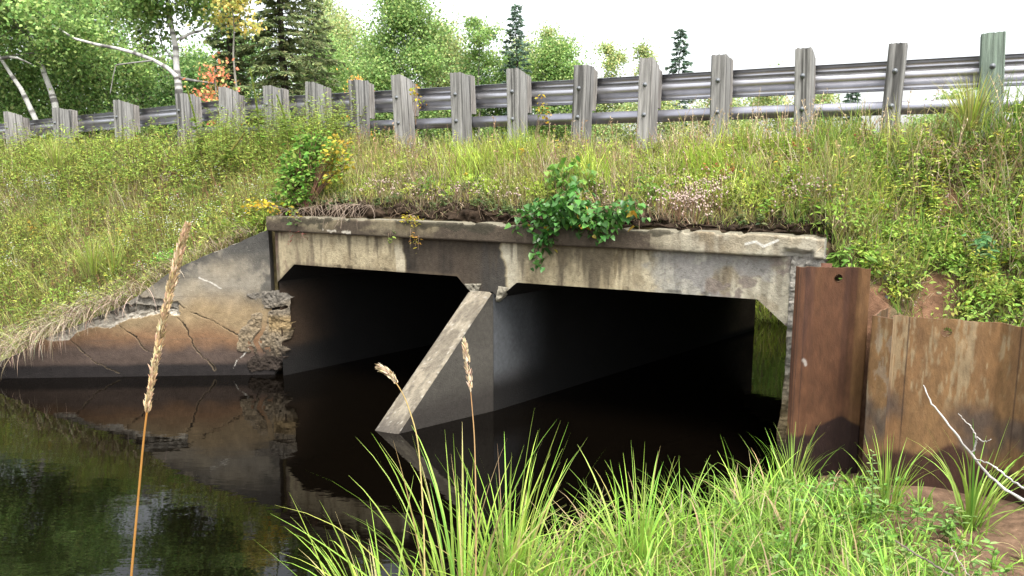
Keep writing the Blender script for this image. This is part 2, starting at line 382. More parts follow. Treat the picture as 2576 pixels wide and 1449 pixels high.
# coping with ledge underside, top and end face
mb = MB(); sc_ = np.linspace(.06, 6.225, 640); zc_ = np.linspace(1.775, 1.955, 22)
s6, z6 = np.meshgrid(sc_, zc_, indexing='ij')
top = 1.955 + (fbm(sc_ * 2, sc_ * 0, 130) - .5) * .03 - .02 * ss(.5, .7, fbm(sc_ * 11, sc_ * 0, 131)); z6 = 1.775 + (z6 - 1.775) / .18 * (top - 1.775)[:, None]
brk = ss(5.86, 5.95, s6) * (1 - ss(6.12, 6.16, s6)) * (1 - ss(1.80, 1.85, z6 + .04 * (fbm(s6 * 20, z6 * 20, 133) - .5)))
n6 = -.07 + (fbm(s6 * 9, z6 * 9, 132) - .5) * .01 + brk * .06
ch = np.clip((np.abs(np.linspace(0, 1, 22) - .5) * 2 - .88) / .12, 0, 1)[None, :] * .012; n6 = n6 + ch
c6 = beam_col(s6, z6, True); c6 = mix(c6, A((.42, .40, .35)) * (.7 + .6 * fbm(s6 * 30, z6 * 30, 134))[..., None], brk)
wht = (1 - ss(.006, .014, dist_poly(s6, z6, [sz(1880, 612), sz(1905, 606), sz(1925, 618), sz(1960, 603)]))) ; c6 = mix(c6, A((.7, .68, .62)), wht * .8)
mb.grid(L(s6, n6, z6), c6)
mb.grid(np.stack([L(sc_, n6[:, 0], z6[:, 0]), L(sc_, 0.02, z6[:, 0])], 1), (.16, .13, .10))
nt6 = np.linspace(0, 1, 8); mb.grid(np.stack([L(sc_, n6[:, -1] * (1 - k) + .5 * k, top) for k in nt6], 1), (.20, .18, .13))
for e in (0, -1):
    nz = np.linspace(0, 1, 12); mb.grid(np.stack([L(sc_[e], n6[e] * (1 - k) + .5 * k, z6[e]) for k in nz], 1), (.36, .34, .29) if e else (.12, .10, .08))
mb.build('coping', M_conc, cul)
# pier: shaft along the skew and the sloped nose in front of the headwall
def inner_shade_col(z, x, far):  # faint water-level bands; the barrel's darkness is painted into this colour
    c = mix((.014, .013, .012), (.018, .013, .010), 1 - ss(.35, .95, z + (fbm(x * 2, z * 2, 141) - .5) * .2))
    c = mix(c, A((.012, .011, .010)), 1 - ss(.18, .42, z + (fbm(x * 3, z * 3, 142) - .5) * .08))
    c = mix(c, A((.004, .0038, .0035)), ss(.0, .7, far) * .95)  # painted shade, blackening away from the mouth
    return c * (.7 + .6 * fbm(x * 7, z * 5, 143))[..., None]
mb = MB()
zz = np.linspace(-.6, 1.262, 60); nn_ = np.linspace(0, 5.52, 110)
for s0 in (2.83, 3.10):
    a_, b_ = np.meshgrid(nn_, zz, indexing='ij'); k = 1 if s0 > 3 else .5
    cpi = inner_shade_col(b_, a_ + s0, a_); cpi = mix(cpi, A((.085, .09, .095)) * (.7 + .6 * fbm(a_ * 6, b_ * 4, 147))[..., None] , (1 - ss(.0, .95, a_)) * ss(.2, .5, b_) * k)  # paler blue-grey near the mouth: entering daylight painted on
    cpi = mix(cpi, A((.16, .12, .08)) * (.6 + .8 * fbm(a_ * 5, b_ * 6, 148))[..., None], ss(4.3, 5.4, a_) * ss(.02, .12, b_) * .9)  # far end painted lighter, as if lit through the far opening
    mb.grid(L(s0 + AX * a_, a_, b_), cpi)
a_, b_ = np.meshgrid(np.linspace(0, 1, 5), zz, indexing='ij'); mb.grid(L(2.83 + .27 * a_ + AX * 5.52, 5.52, b_), inner_shade_col(b_, a_, 0 * a_))
mb.build('pier', M_conc, cul)
mb = MB()  # nose
tn = np.linspace(-.35, 1, 130); wn = np.linspace(0, 1, 24)
def nose(t, w):     # t 0 at the water .. 1 under the beam
    zt_ = 1.265 * t; l0 = A([2.373, -1.073]); r0 = A([2.638, -1.048]); l1 = A([2.845, -.06]); r1 = A([3.10, -.03])
    p = (l0 * (1 - t[..., None]) + l1 * t[..., None]) * (1 - w[..., None]) + (r0 * (1 - t[..., None]) + r1 * t[..., None]) * w[..., None]
    return p, zt_
t7, w7 = np.meshgrid(tn, wn, indexing='ij'); p7, z7 = nose(t7, w7)
edge = np.maximum(ss(.9, 1, w7), 1 - ss(0, .1, w7)); z7b = z7 - edge * .016 - .02 * edge * (np.abs(w7 - .5) < .49) * ss(.55, .75, fbm(t7 * 14, w7 * 2, 150)) + (fbm(t7 * 30, w7 * 6, 151) - .5) * .008 * (np.abs(w7 - .5) < .49)
c7 = mix((.30, .265, .20), (.20, .17, .125), fbm(t7 * 12, w7 * 4, 152)) * (.7 + .6 * fbm(t7 * 70, w7 * 16, 153, 3))[..., None]
c7 = mix(c7, A((.075, .065, .055)), (1 - ss(.02, .2, t7 + (fbm(t7 * 5, w7 * 5, 154) - .5) * .15)) * .9)
c7 = mix(c7, A((.10, .09, .075)), edge * ss(.4, .6, fbm(t7 * 9, w7 * 3, 156)) * .7)
c7 = mix(c7, A((.5, .47, .4)), ss(.83, .9, vn(t7 * 120, w7 * 24, 155)) * .5); c7 = mix(c7, A((.10, .085, .065)), ss(.5, .62, fbm(t7 * 8, w7 * 3, 159)) * .55); c7 = mix(c7, A((.07, .06, .05)), ss(.78, .85, vn(t7 * 90, w7 * 20, 149)) * .5)
mb.grid(L(p7[..., 0], p7[..., 1], z7b), c7)
for w0 in (0, -1):
    qs = p7[:, w0]; zt0 = z7[:, w0] - .016; v_ = np.linspace(0, 1, 30)
    # side faces: from the sloping edge straight down to below the water, closing back to the headwall plane
    s1 = 2.83 if w0 == 0 else 3.10
    G = np.stack([L(qs[:, 0] * (1 - k) + s1 * k, qs[:, 1] * (1 - k) + .02 * k, zt0) for k in v_], 1)
    zg = G[..., 2]; xg = G[..., 0]
    cg = mix((.10, .092, .078), (.06, .055, .046), fbm(xg * 5, zg * 5, 157)); cg = mix(cg, A((.04, .035, .03)), 1 - ss(.12, .4, zg + (fbm(xg * 3, zg * 3, 158) - .5) * .12))
    mb.grid(G, cg)
mb.build('pier_nose', M_conc, cul)
# haunch stubs at the pier head: pale broken lumps
mb = MB()
for (pts, d) in (((sz(1165, 712), sz(1215, 712), sz(1200, 742), sz(1188, 742)), .10), ((sz(1252, 716), sz(1283, 722), sz(1264, 748), sz(1246, 764)), .10)):
    k = 14; u_, v_ = np.meshgrid(np.linspace(0, 1, k), np.linspace(0, 1, k), indexing='ij')
    q = [A(p) for p in pts]; g = (q[0] * ((1 - u_) * (1 - v_))[..., None] + q[1] * (u_ * (1 - v_))[..., None] + q[2] * (u_ * v_)[..., None] + q[3] * ((1 - u_) * v_)[..., None])
    nn = -.012 + (fbm(g[..., 0] * 30, g[..., 1] * 30, 160) - .5) * .05 + .01 * 0; e_ = np.maximum(np.abs(u_ - .5), np.abs(v_ - .5)) * 2; nn = np.where(e_ > .95, .08, nn)
    mb.grid(L(g[..., 0], nn, g[..., 1]), A((.34, .31, .24)) * (.6 + .8 * fbm(g[..., 0] * 40, g[..., 1] * 40, 161))[..., None])
mb.build('broken_haunch', M_rough, cul)
# left abutment wall (inner face) with its broken front edge
mb = MB(); a_, b_ = np.meshgrid(np.linspace(0, 5.3, 130), np.linspace(-.6, 1.2, 70), indexing='ij')
ca = inner_shade_col(b_, a_, a_); ca = mix(ca, A((.045, .028, .016)) * (.7 + .6 * fbm(a_ * 4, b_ * 9, 171))[..., None], (1 - ss(.0, .9, a_)) * ss(.3, .45, b_) * (1 - ss(.95, 1.25, b_)) * .9)  # brown stain near the mouth, fading into painted barrel darkness
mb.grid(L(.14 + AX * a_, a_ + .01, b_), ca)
mb.build('abutment', M_conc, cul)
mb = MB(); a_, b_ = np.meshgrid(np.linspace(-.36, .235, 120), np.linspace(-.35, 1.17, 230), indexing='ij')
spx = [(650, 730), (702, 735), (725, 758), (728, 800), (718, 838), (705, 870), (712, 900), (700, 930), (655, 930), (655, 885), (622, 854), (640, 815), (660, 780)]
spz = [sz(*q) for q in spx]
jit = (fbm(a_ * 12, b_ * 12, 172) - .5) * .15
ins = in_poly(a_ + jit, b_ + jit * .6, spz); 
plane_n = np.where(a_ < 0, .6084 * a_, np.maximum(0, a_ - .13) * 1.0)
rr = (fbm(a_ * 8, b_ * 6, 173) - .40) * .075 + (fbm(a_ * 34, b_ * 30, 174) - .5) * .035
crk = 1 - ss(.008, .03, dist_poly(a_ + jit * .3, b_, [sz(676, 780), sz(672, 825), sz(660, 855), sz(668, 890)])); crk = np.maximum(crk, 1 - ss(.006, .02, dist_poly(a_, b_ + jit * .3, [sz(655, 779), sz(690, 778), sz(712, 775)])))
nq = plane_n - .018 + rr + crk * .09; nq = np.where(ins, nq, plane_n + .06)
cq = mix((.30, .225, .13), (.22, .19, .15), fbm(a_ * 7, b_ * 5, 175)); cq = mix(cq, A((.20, .18, .15)), ss(.70, 1.0, b_ + jit)); cq = mix(cq, A((.33, .235, .115)), ss(.5, .62, b_) * (1 - ss(.7, .78, b_)) * (a_ > -.02) * .8)
cq = cq * (.5 + .8 * fbm(a_ * 24, b_ * 24, 176))[..., None]; cq = mix(cq, A((.035, .027, .02)), crk); cq = mix(cq, A((.045, .035, .028)), 1 - ss(.22, .4, b_ + jit))
drop = ~(ins[:-1, :-1] | ins[1:, 1:] | ins[1:, :-1] | ins[:-1, 1:])
mb.grid(L(a_, nq, b_), cq, drop); mb.build('broken_corner', M_rough, cul)
# right abutment column, exposed aggregate on its left edge
mb = MB(); a_, b_ = np.meshgrid(np.linspace(5.955, 6.24, 60), np.linspace(-.6, 1.80, 300), indexing='ij')
edge = 5.965 + (fbm(b_ * 4, 0 * b_, 181) - .5) * .035 - .03 * (1 - ss(.2, .9, b_))
a2 = np.where(a_ < 5.985, edge, a_); n2_ = .0 + (fbm(a_ * 22, b_ * 22, 182) - .5) * .05 - .01
ca = mix((.36, .335, .29), (.36, .27, .15), 1 - ss(.3, .9, b_ + (fbm(a_ * 6, b_ * 6, 183) - .5) * .5)); ca = ca * (.55 + .9 * fbm(a_ * 30, b_ * 30, 184))[..., None]; ca = mix(ca, A((.05, .045, .04)), 1 - ss(.08, .25, b_))
mb.grid(L(a2, n2_, b_), ca)
a3, b3 = np.meshgrid(np.linspace(0, 5.3, 60), np.linspace(-.6, 1.2, 40), indexing='ij'); e3 = 5.965 + (fbm(b3 * 4, 0 * b3, 181) - .5) * .035 - .03 * (1 - ss(.2, .9, b3))
mb.grid(L(np.where(a3 < .02, np.interp(b3[0], b_[0], a2[0])[None, :], e3 + AX * a3), a3, b3), inner_shade_col(b3, a3, a3))
mb.grid(L(6.24, np.linspace(-.01, .4, 6)[:, None], np.linspace(-.6, 1.8, 30)[None, :]), (.3, .28, .24))
mb.build('abutment_column', M_rough, cul)
# far headwall
mb = MB(); s8 = np.linspace(.1, 6.2, 60); mb.grid(np.stack([L(s8 + AX * 5.3, 5.31, .98 + .02 * np.sin(s8 * 9)), L(s8 + AX * 5.3, 5.31, 2.0 + 0 * s8), L(s8 + AX * 5.3, 5.8, 2.0 + 0 * s8)], 1), (.2, .18, .15))
mb.build('far_headwall', M_conc, cul)

# ================================================================= WING WALL (cracked, broken band)
def K4(pts): return [wing_az((x * .3494) * .9938, (450 + y * .3494) * .9938) for x, y in pts]
NA, NZ = 430, 230
aw = np.linspace(-.01, WLEN, NA); tw = np.linspace(0, 1, NZ)
AW, TW = np.meshgrid(aw, tw, indexing='ij'); topz = wing_top(AW) - .012 * ss(.5, .7, fbm(AW * 9, 0 * AW, 190)); ZW = -.5 + (topz + .5) * TW
jx = (fbm(AW * 18, ZW * 18, 191) - .5) * .06; jz = (fbm(AW * 18 + 7, ZW * 18, 192) - .5) * .06
depth = (fbm(AW * 4, ZW * 4, 193) - .5) * .01
spall = K4([(320, 1160), (430, 1085), (560, 1000), (700, 930), (760, 860), (900, 850), (1130, 880), (1290, 905), (1300, 1000), (1180, 985), (1050, 1005), (930, 1020), (860, 1065), (780, 1090), (700, 1078), (600, 1110), (540, 1130), (500, 1180), (350, 1185)])
insp = in_poly(AW + jx, ZW + jz, spall)
core = K4([(420, 1120), (600, 1020), (760, 930), (950, 920), (1200, 940), (1280, 950), (1180, 965), (1000, 975), (860, 1010), (700, 1040), (560, 1080)])
incore = in_poly(AW + jx, ZW + jz, core)
lipd = dist_poly(AW + jx * .5, ZW + jz * .5, K4([(350, 1175), (500, 1170), (600, 1105), (700, 1075), (780, 1085), (860, 1060), (930, 1015), (1050, 1000), (1180, 985), (1290, 985)]))
depth = depth + insp * (.03 + .06 * (fbm(AW * 14, ZW * 14, 194) - .3) + .05 * incore + .035 * (fbm(AW * 40, ZW * 40, 195) - .5))
cw = mix((.235, .21, .165), (.30, .255, .18), ss(.3, .75, fbm(AW * 2.2, ZW * 2.2, 201)))
zj = ZW + (fbm(AW * 2.5, ZW * 3, 202) - .5) * .22
cw = mix(cw, A((.27, .195, .105)), (1 - ss(.75, 1.1, zj)) * .9)
cw = mix(cw, A((.19, .105, .055)), (1 - ss(.42, .72, zj)) * .95)
cw = mix(cw, A((.075, .055, .045)), (1 - ss(.22, .44, zj - .03 * AW)) * .95)
cw = mix(cw, A((.018, .015, .014)), 1 - ss(.12, .19, ZW + (fbm(AW * 2, ZW * 4, 204) - .5) * .04))
lg = .75 * (1 - ss(.05, .55, AW)) + .8 * ss(-.30, -.02, ZW - topz) * ss(.9, 1.2, ZW)
cw = mix(cw, A((.055, .055, .052)), np.clip(lg * ss(.32, .62, fbm(AW * 7, ZW * 6, 205, 5) + .25 * (lg - .5)), 0, .9) * ss(.75, 1.05, ZW))
cw = mix(cw, A((.42, .39, .33)), ss(.93, .96, vn(AW * 60, ZW * 60, 214)) * .2 * ss(.5, .8, ZW))
cw = cw * (.72 + .56 * fbm(AW * 10, ZW * 14, 206, 5))[..., None]
for hz in (1.22, .99, .47): cw = mix(cw, A((.11, .09, .07)), (1 - ss(.003, .01, np.abs(ZW - hz + .01 * AW))) * .4 * vn(AW * 3, 0 * AW, 5))
csp = mix((.36, .33, .27), (.21, .185, .15), fbm(AW * 16, ZW * 16, 207)); csp = mix(csp, A((.075, .065, .05)), incore * ss(.35, .6, fbm(AW * 18, ZW * 18, 208)) * .9)
cw = mix(cw, csp, insp * 1.0); cw = mix(cw, A((.50, .46, .38)), insp * (1 - ss(.02, .05, lipd)) * .8)
cracks = [([(1285, 1010), (1340, 1070), (1380, 1160), (1400, 1220), (1440, 1270), (1500, 1320), (1560, 1390)], .006), ([(1290, 910), (1360, 960), (1440, 1000), (1500, 1020), (1540, 1030), (1600, 1068), (1700, 1130), (1760, 1150)], .0035),
          ([(850, 1060), (930, 1120), (980, 1150), (1020, 1210), (1060, 1250), (1120, 1278)], .0035), ([(500, 1160), (540, 1200), (600, 1260), (680, 1330), (760, 1370), (860, 1410)], .0035), ([(1010, 920), (1080, 960), (1180, 985)], .004)]
for pts, w in cracks:
    dd = dist_poly(AW + jx * .6, ZW + jz * .6, K4(pts)); wv = w * (.55 + 1.0 * ss(.3, .9, vn(AW * 9, ZW * 9, 210)))
    m_ = 1 - ss(wv * .7, wv * 1.5, dd); depth = depth + m_ * .012; cw = mix(cw, A((.018, .014, .011)), m_ * .9); cw = mix(cw, A((.34, .26, .15)), (ss(wv, wv * 1.6, dd) * (1 - ss(wv * 2, wv * 3.2, dd))) * .3)
for pts, w in (([(1815, 1205), (1795, 1250), (1760, 1290), (1720, 1320), (1690, 1380)], .0045), ([(1440, 722), (1490, 745), (1540, 765), (1600, 800)], .007)):
    m_ = 1 - ss(w * .7, w * 1.3, dist_poly(AW + jx * .3, ZW + jz * .3, K4(pts)) + .012 * (vn(AW * 34, ZW * 34, 211) - .4)); cw = mix(cw, A((.6, .57, .5)), m_ * .85)
wing = thing('wing_wall', L(WDIR[0] * 1.5, WDIR[1] * 1.5, 0), 'cracked grey-brown sloping concrete wing wall with a broken pale band, left of the culvert', 'wall')
def WP(a, d, z): return L(WDIR[0] * a + WNRM[0] * (-d), WDIR[1] * a + WNRM[1] * (-d), z)
mb = MB(); mb.grid(WP(AW, depth, ZW), cw)
tk = np.linspace(0, 1, 6); ctop = mix((.34, .31, .26), (.22, .20, .16), fbm(aw[:, None] * 9, tk[None] * 3, 212))
mb.grid(np.stack([WP(aw, depth[:, -1] * (1 - k) + .3 * k, topz[:, -1] - .0 * k) for k in tk], 1), ctop)
mb.grid(np.stack([WP(0 * tw - .01, depth[0] * (1 - k) + .3 * k, ZW[0]) for k in tk], 1), (.12, .11, .10))
mb.grid(np.stack([WP(0 * tw + WLEN, depth[-1] * (1 - k) + .3 * k, ZW[-1]) for k in tk], 1), (.12, .11, .10))
mb.build('wall_face', M_conc, wing)

# ================================================================= SHEET PILES
def pile(name, plan, ztop_f, zbot, col_f, holes=(), step=.009, label='', thick=.012):
    """plan: list of world xy points of the profile; holes: (arc position, z, radius)"""
    plan = A(plan); seg = np.hypot(*np.diff(plan, axis=0).T); arc = np.concatenate([[0], np.cumsum(seg)]); nA = int(arc[-1] / step)
    a = np.unique(np.concatenate([np.linspace(0, arc[-1], nA), arc])); x = np.interp(a, arc, plan[:, 0]); y = np.interp(a, arc, plan[:, 1])
    # slight rounding of the bends
    for _ in range(3):
        x[1:-1] = .25 * x[:-2] + .5 * x[1:-1] + .25 * x[2:]; y[1:-1] = .25 * y[:-2] + .5 * y[1:-1] + .25 * y[2:]
    zt = ztop_f(a) + (fbm(a * 16, a * 0, 220) - .5) * .018; nz = int((zt.max() - zbot) / step)
    AA, T_ = np.meshgrid(a, np.linspace(0, 1, nz), indexing='ij'); ZZ = zbot + (zt[:, None] - zbot) * T_; AA = AA.copy()
    drop = np.zeros((len(a) - 1, nz - 1), bool)
    for ha, hz, hr in holes:
        d = np.hypot(AA - ha, ZZ - hz); near = (np.abs(d - hr) < step * .75)
        AA = np.where(near, ha + (AA - ha) / (d + 1e-9) * hr, AA); ZZ = np.where(near, hz + (ZZ - hz) / (d + 1e-9) * hr, ZZ)
        ca = (AA[:-1, :-1] + AA[1:, 1:]) / 2; cz = (ZZ[:-1, :-1] + ZZ[1:, 1:]) / 2; drop |= np.hypot(ca - ha, cz - hz) < hr * .97
    X = np.interp(AA, a, x); Y = np.interp(AA, a, y)
    tx, ty = np.gradient(x, a), np.gradient(y, a); ln = np.hypot(tx, ty); ox, oy = -ty / ln, tx / ln          # away from camera
    OX, OY = np.interp(AA, a, ox), np.interp(AA, a, oy)
    dent = (fbm(AA * 3, ZZ * 2, 221) - .5) * .012
    F = np.stack([X + OX * dent, Y + OY * dent, ZZ], -1); B = np.stack([X + OX * (dent + thick), Y + OY * (dent + thick), ZZ], -1)
    cf = col_f(AA, ZZ, arc)
    mb = MB(); mb.grid(F, cf, drop); mb.grid(B[:, ::-1], cf[:, ::-1] * .6, drop[:, ::-1])
    rim = mix((.30, .17, .10), (.20, .10, .06), fbm(a * 20, a * 0, 222)); mb.grid(np.stack([F[:, -1], B[:, -1]], 1), np.stack([rim, rim], 1))
    for e in (0, -1): mb.grid(np.stack([F[e], B[e]], 0), np.stack([cf[e], cf[e]], 0) * .6)
    for ha, hz, hr in holes:
        an = np.linspace(0, 2 * math.pi, 25); ha_, hz_ = ha + hr * np.cos(an), hz + hr * np.sin(an); px, py = np.interp(ha_, a, x), np.interp(ha_, a, y); qx, qy = np.interp(ha_, a, ox), np.interp(ha_, a, oy)
        mb.grid(np.stack([np.stack([px + qx * k, py + qy * k, hz_], -1) for k in (-.002, thick + .004)], 1), (.30, .19, .11))
    o = mb.build(name, M_rust, base=(plan[:, 0].mean(), plan[:, 1].mean(), zbot), smooth=True); tag(o, label, 'sheet pile', 'rusty sheet piles beside the culvert'); return o
def xy(u, v, z): return onz(u, v, z)[:2]
def rust_tall(a, z, arc):
    w = arc[-1]
    c = mix((.11, .046, .024), (.175, .08, .038), fbm(a * 7, z * 1.2, 231)); c = mix(c, A((.075, .035, .026)), ss(.5, .75, fbm(a * 9, z * .5, 232)) * .8)
    c = mix(c, A((.20, .095, .045)), ss(.58, .8, fbm(a * 5 + 3, z * .9, 233)) * .55)
    c = mix(c, A((.045, .018, .013)), ss(.62, .66, a / w) * (1 - ss(.70, .76, a / w)) * (.5 + .5 * vn(a * 4, z * 2, 234)) * .7)
    c = mix(c, A((.25, .13, .05)), ss(.78, .82, a / w) * .7)
    band = .42 + .10 * np.exp(-((a / w - .75) / .22) ** 2) - .08 * (a / w < .4) + (fbm(a * 10, z * 8, 235) - .5) * .05
    c = mix(c, A((.22, .10, .05)), (1 - ss(.0, .14, np.abs(z - band - .09))) * .5); c = mix(c, A((.040, .019, .015)), 1 - ss(-.015, .015, z - band))
    for k in (.045, .075, .15): c = mix(c, A((.06, .03, .022)), (1 - ss(.002, .006, np.abs(a - k * w))) * .7)
    c = mix(c, A((.55, .5, .45)), (1 - ss(.008, .02, dist_poly(a, z, [(w * .17, .98), (w * .20, .965), (w * .215, .94)]))) * .8)
    return c * (.8 + .4 * fbm(a * 40, z * 14, 236, 3))[..., None]
def rust_low(a, z, arc):
    w = arc[-1]
    c = mix((.34, .20, .085), (.22, .115, .055), fbm(a * 8, z * .8, 241)); c = mix(c, A((.25, .135, .055)), ss(.5, .75, fbm(a * 4, z * .8, 242)) * .6)
    pale = ss(.50, .60, fbm(a * 11, z * 1.6, 243) * .55 + fbm(a * 60, z * 10, 244, 3) * .45 + .08 * np.cos(a * 11)) * ss(.72, .98, z + (fbm(a * 3, z * 2, 248) - .5) * .45)
    c = mix(c, A((.40, .30, .175)), pale * .85)
    c = mix(c, A((.115, .085, .068)), ss(.48, .7, fbm(a * 3 + 2, z * 2.2, 245)) * (1 - ss(.75, 1.0, z)) * ss(.35, .5, z) * .9)
    for k in (.14, .70): c = mix(c, A((.06, .035, .025)), (1 - ss(.002, .007, np.abs(a - k * w))) * ss(.55, .7, z + .3 * vn(z * 3, a * 0, 249)) * .8)
    band = .36 + .12 * np.exp(-((a / w - .42) / .08) ** 2) + (fbm(a * 9, z * 5, 246) - .5) * .07
    c = mix(c, A((.06, .026, .018)), (1 - ss(-.03, .03, z - band)) * .95)
    return c * (.75 + .5 * fbm(a * 36, z * 16, 247, 3))[..., None]
ZT1, ZT2 = 1.735, 1.42
pA = xy(2003, 671, ZT1); pB = xy(2195, 676, ZT1); dv = nrm(pB - pA); dn = A([-dv[1], dv[0]]); wl = np.linalg.norm(pB - pA)
plan1 = [pA + dv * wl * x + dn * y for x, y in ((0, .02), (.05, -.005), (.14, .0), (.26, .045), (.74, .045), (.86, .0), (.985, .0), (1.0, .03))]
hc = sz(2113, 687, -.1)
arc1 = np.concatenate([[0], np.cumsum(np.hypot(*np.diff(A(plan1), axis=0).T))])
pile('sheet_pile', plan1, lambda a: ZT1 + 0 * a, -.6, rust_tall, [(arc1[-1] * .565, ZT1 - .085, .03)], label='tall rust-red steel sheet pile with a bolt hole, standing against the culvert end')
# small remnant of a pile behind the tall one
pa, pb = xy(2066, 662, 1.75), xy(2094, 663, 1.75)
mb = MB(); q = nrm(pb - pa); mb.box([*pa, -.3], [*(pb - pa), 0], [-q[1] * .012, q[0] * .012, 0], [0, 0, 2.05], (.17, .075, .045)); tag(mb.build('sheet_pile', M_rust), 'thin edge of a rusted pile peeping over the back of the tall one', 'sheet pile', 'rusty sheet piles beside the culvert')
planZ = [xy(2180, 762, ZT2), xy(2236, 769, ZT2), xy(2193, 794, ZT2), xy(2246, 801, ZT2)]
pile('sheet_pile', planZ, lambda a: ZT2 + 0 * a, -.6, lambda a, z, arc: mix(rust_low(a, z, arc), A((.36, .30, .23)), ss(.52, .62, fbm(a * 22, z * 9, 251)) * ss(.45, .9, z) * .45), label='short folded rusty sheet pile between the tall one and the widest one')
p0 = xy(2247, 798, ZT2); p1 = xy(2262, 789, ZT2); p2 = xy(2300, 797, ZT2); p3 = xy(2520, 813, ZT2); p4 = xy(2600, 826, ZT2); p5 = xy(2700, 850, ZT2)
planW = [p0 + (p1 - p0) * 0, p1 * .5 + p0 * .5, p2, (p2 * .45 + p3 * .55) , p3, p4, p5]
arcW = np.concatenate([[0], np.cumsum(np.hypot(*np.diff(A(planW), axis=0).T))])
ah = np.interp(2386, [2300, 2520], [arcW[2], arcW[4]])
pile('sheet_pile', planW, lambda a: ZT2 + 0 * a, -.6, rust_low, [(ah, ZT2 - .095, .036)], label='wide low rusty sheet pile with pale flaking patches at the right edge', thick=.012)

# ================================================================= GUARDRAIL
PU = [-260, -125, 10, 130, 287, 447, 555, 670, 775, 888, 1003, 1148, 1290, 1452, 1620, 1806, 2022, 2242, 2500]
NP = 2.15; RT_ = 3.632                                     # front plane of the posts, top of the W beam
spost = [su(u, 240, NP) for u in PU]
spost = spost + [spost[-1] + .9, spost[-1] + 1.8]
gr = thing('guardrail', L(spost[9], NP, 2.85), 'long steel W-beam guardrail on weathered grey wooden posts along the road edge', 'guardrail')
s0g, s1g = spost[0] - 2, spost[-1] + .8
def droop(s): return np.interp(s, [-14, -8, -6, -3.5, 9], [-.34, -.15, -.085, 0.0, .0]) + (fbm(np.asarray(s) * .5, 0 * np.asarray(s), 260) - .5) * .015
W_ = A([(.0, .153), (.008, .157), (.045, .142), (.080, .124), (.083, .118), (.083, .092), (.080, .086), (.006, .034), (0, .028), (0, -.028), (.006, -.034), (.080, -.086), (.083, -.092), (.083, -.118), (.080, -.124), (.008, -.157), (0, -.153)])
mb = MB(); sg = np.linspace(s0g, s1g, 90)
g1 = np.stack([L(sg, NP + .415 + o_, RT_ - .157 + z_w + droop(sg)) for o_, z_w in W_], 1); g2 = np.stack([L(sg, NP + .418 + o_, RT_ - .157 + z_w * .985 + droop(sg)) for o_, z_w in W_], 1)
gc = A((.42, .42, .44)) * (.85 + .3 * fbm(sg[:, None] * 3, np.arange(17)[None] * .4, 261))[..., None]
mb.grid(g1, gc); mb.grid(g2[:, ::-1], gc[:, ::-1])
mb.build('w_beam', M_galv, gr)
mb = MB(); sl = np.linspace(spost[5] - .02, s1g, 70)       # lower channel rail behind the posts
Cn = .075 * A([1, 0]) + A([(.215, .07), (.205, .07), (.205, -.07), (.215, -.07), (.26, -.07), (.26, -.062), (.213, -.062), (.213, .062), (.26, .062), (.26, .07), (.215, .07)])
mb.grid(np.stack([L(sl, NP + o_, RT_ - .50 + z_w + droop(sl)) for o_, z_w in Cn], 1), A((.27, .27, .30)) * (.85 + .3 * fbm(sl[:, None] * 4, np.arange(11)[None], 262))[..., None])
for e in (sl[0], sl[-1]): mb.add(L(e, NP + .075 + A([.206, .212, .212, .206]), RT_ - .5 + A([.068, .068, -.068, -.068]) + droop(e)), [[0, 1, 2, 3]], (.3, .3, .32))
mb.build('lower_rail', M_galv, gr)
def wood_box(mb, x0, x1, y0, y1, z0, z1, top_slope, c, seed, wane=.006):
    """weathered timber: vertical grid on the four sides with checks, sloping rough top"""
    per = [(x0, y0), (x1, y0), (x1, y1), (x0, y1)]; pts = []; 
    for i in range(4):
        a, b = A(per[i]), A(per[(i + 1) % 4])
        for k in np.linspace(0, 1, 15)[:-1]: pts.append(a + (b - a) * k)
    pts = A(pts + [pts[0]]); m = len(pts); zz = np.linspace(0, 1, 22); ctr = A([(x0 + x1) / 2, (y0 + y1) / 2])
    idx = np.arange(m) % (m - 1)
    tz = z1 + top_slope * (pts[:, 1] - y0) / (y1 - y0) + (vn(idx * .9, idx * 0, seed) - .5) * .014
    I, ZZ = np.meshgrid(idx, zz, indexing='ij'); Z = z0 + (tz[:, None] - z0) * ZZ
    chk = ss(.72, .86, vn(I * .62, ZZ * 1.3, seed + 3)); r = 1 - (vn(I * .8, ZZ * 3, seed + 1) - .5) * .018 - chk * .045
    rnd = 1 - .05 * ((np.arange(m) % 14 == 0)[:, None])
    PX = ctr[0] + (pts[:, 0][:, None] - ctr[0]) * r * rnd; PY = ctr[1] + (pts[:, 1][:, None] - ctr[1]) * r * rnd
    P = L(0, 0, 0) * 0 + PX[..., None] * ES + PY[..., None] * EN + Z[..., None] * EZ
    cc = A(c) * (.75 + .5 * vn(I * .9, ZZ * 2, seed + 2))[..., None]; cc = mix(cc, A(c) * .28, chk * .85)
    # darker damp foot
    mb.grid(P, cc)
    tp = P[:-1, -1]; ce = tp.mean(0); k = len(tp); mb.add(np.concatenate([tp, [ce]]), None, A(c) * .95, [[i, (i + 1) % k, k] for i in range(k)])
ZP0 = 2.4; post_meshes = []; 
for v_ in range(4):
    mb = MB(); wood_box(mb, -.085, .085, 0, .28, ZP0 - 2.85, RT_ + (.135, .12, .15, .125)[v_] - 2.85, (-.05, .01, -.065, -.03)[v_], ((.32, .315, .295), (.29, .285, .27), (.345, .335, .315), (.28, .275, .26))[v_], 300 + 40 * v_)
    mc = MB(); wood_box(mc, -.08, .078, .285, .41, RT_ - .40 - 2.85, RT_ + .085 - 2.85 + (0, .02, -.03, .03)[v_], -.02, ((.30, .28, .255), (.34, .32, .29), (.29, .27, .25), (.33, .31, .285))[v_], 500 + 40 * v_)
    post_meshes.append((mb, mc))
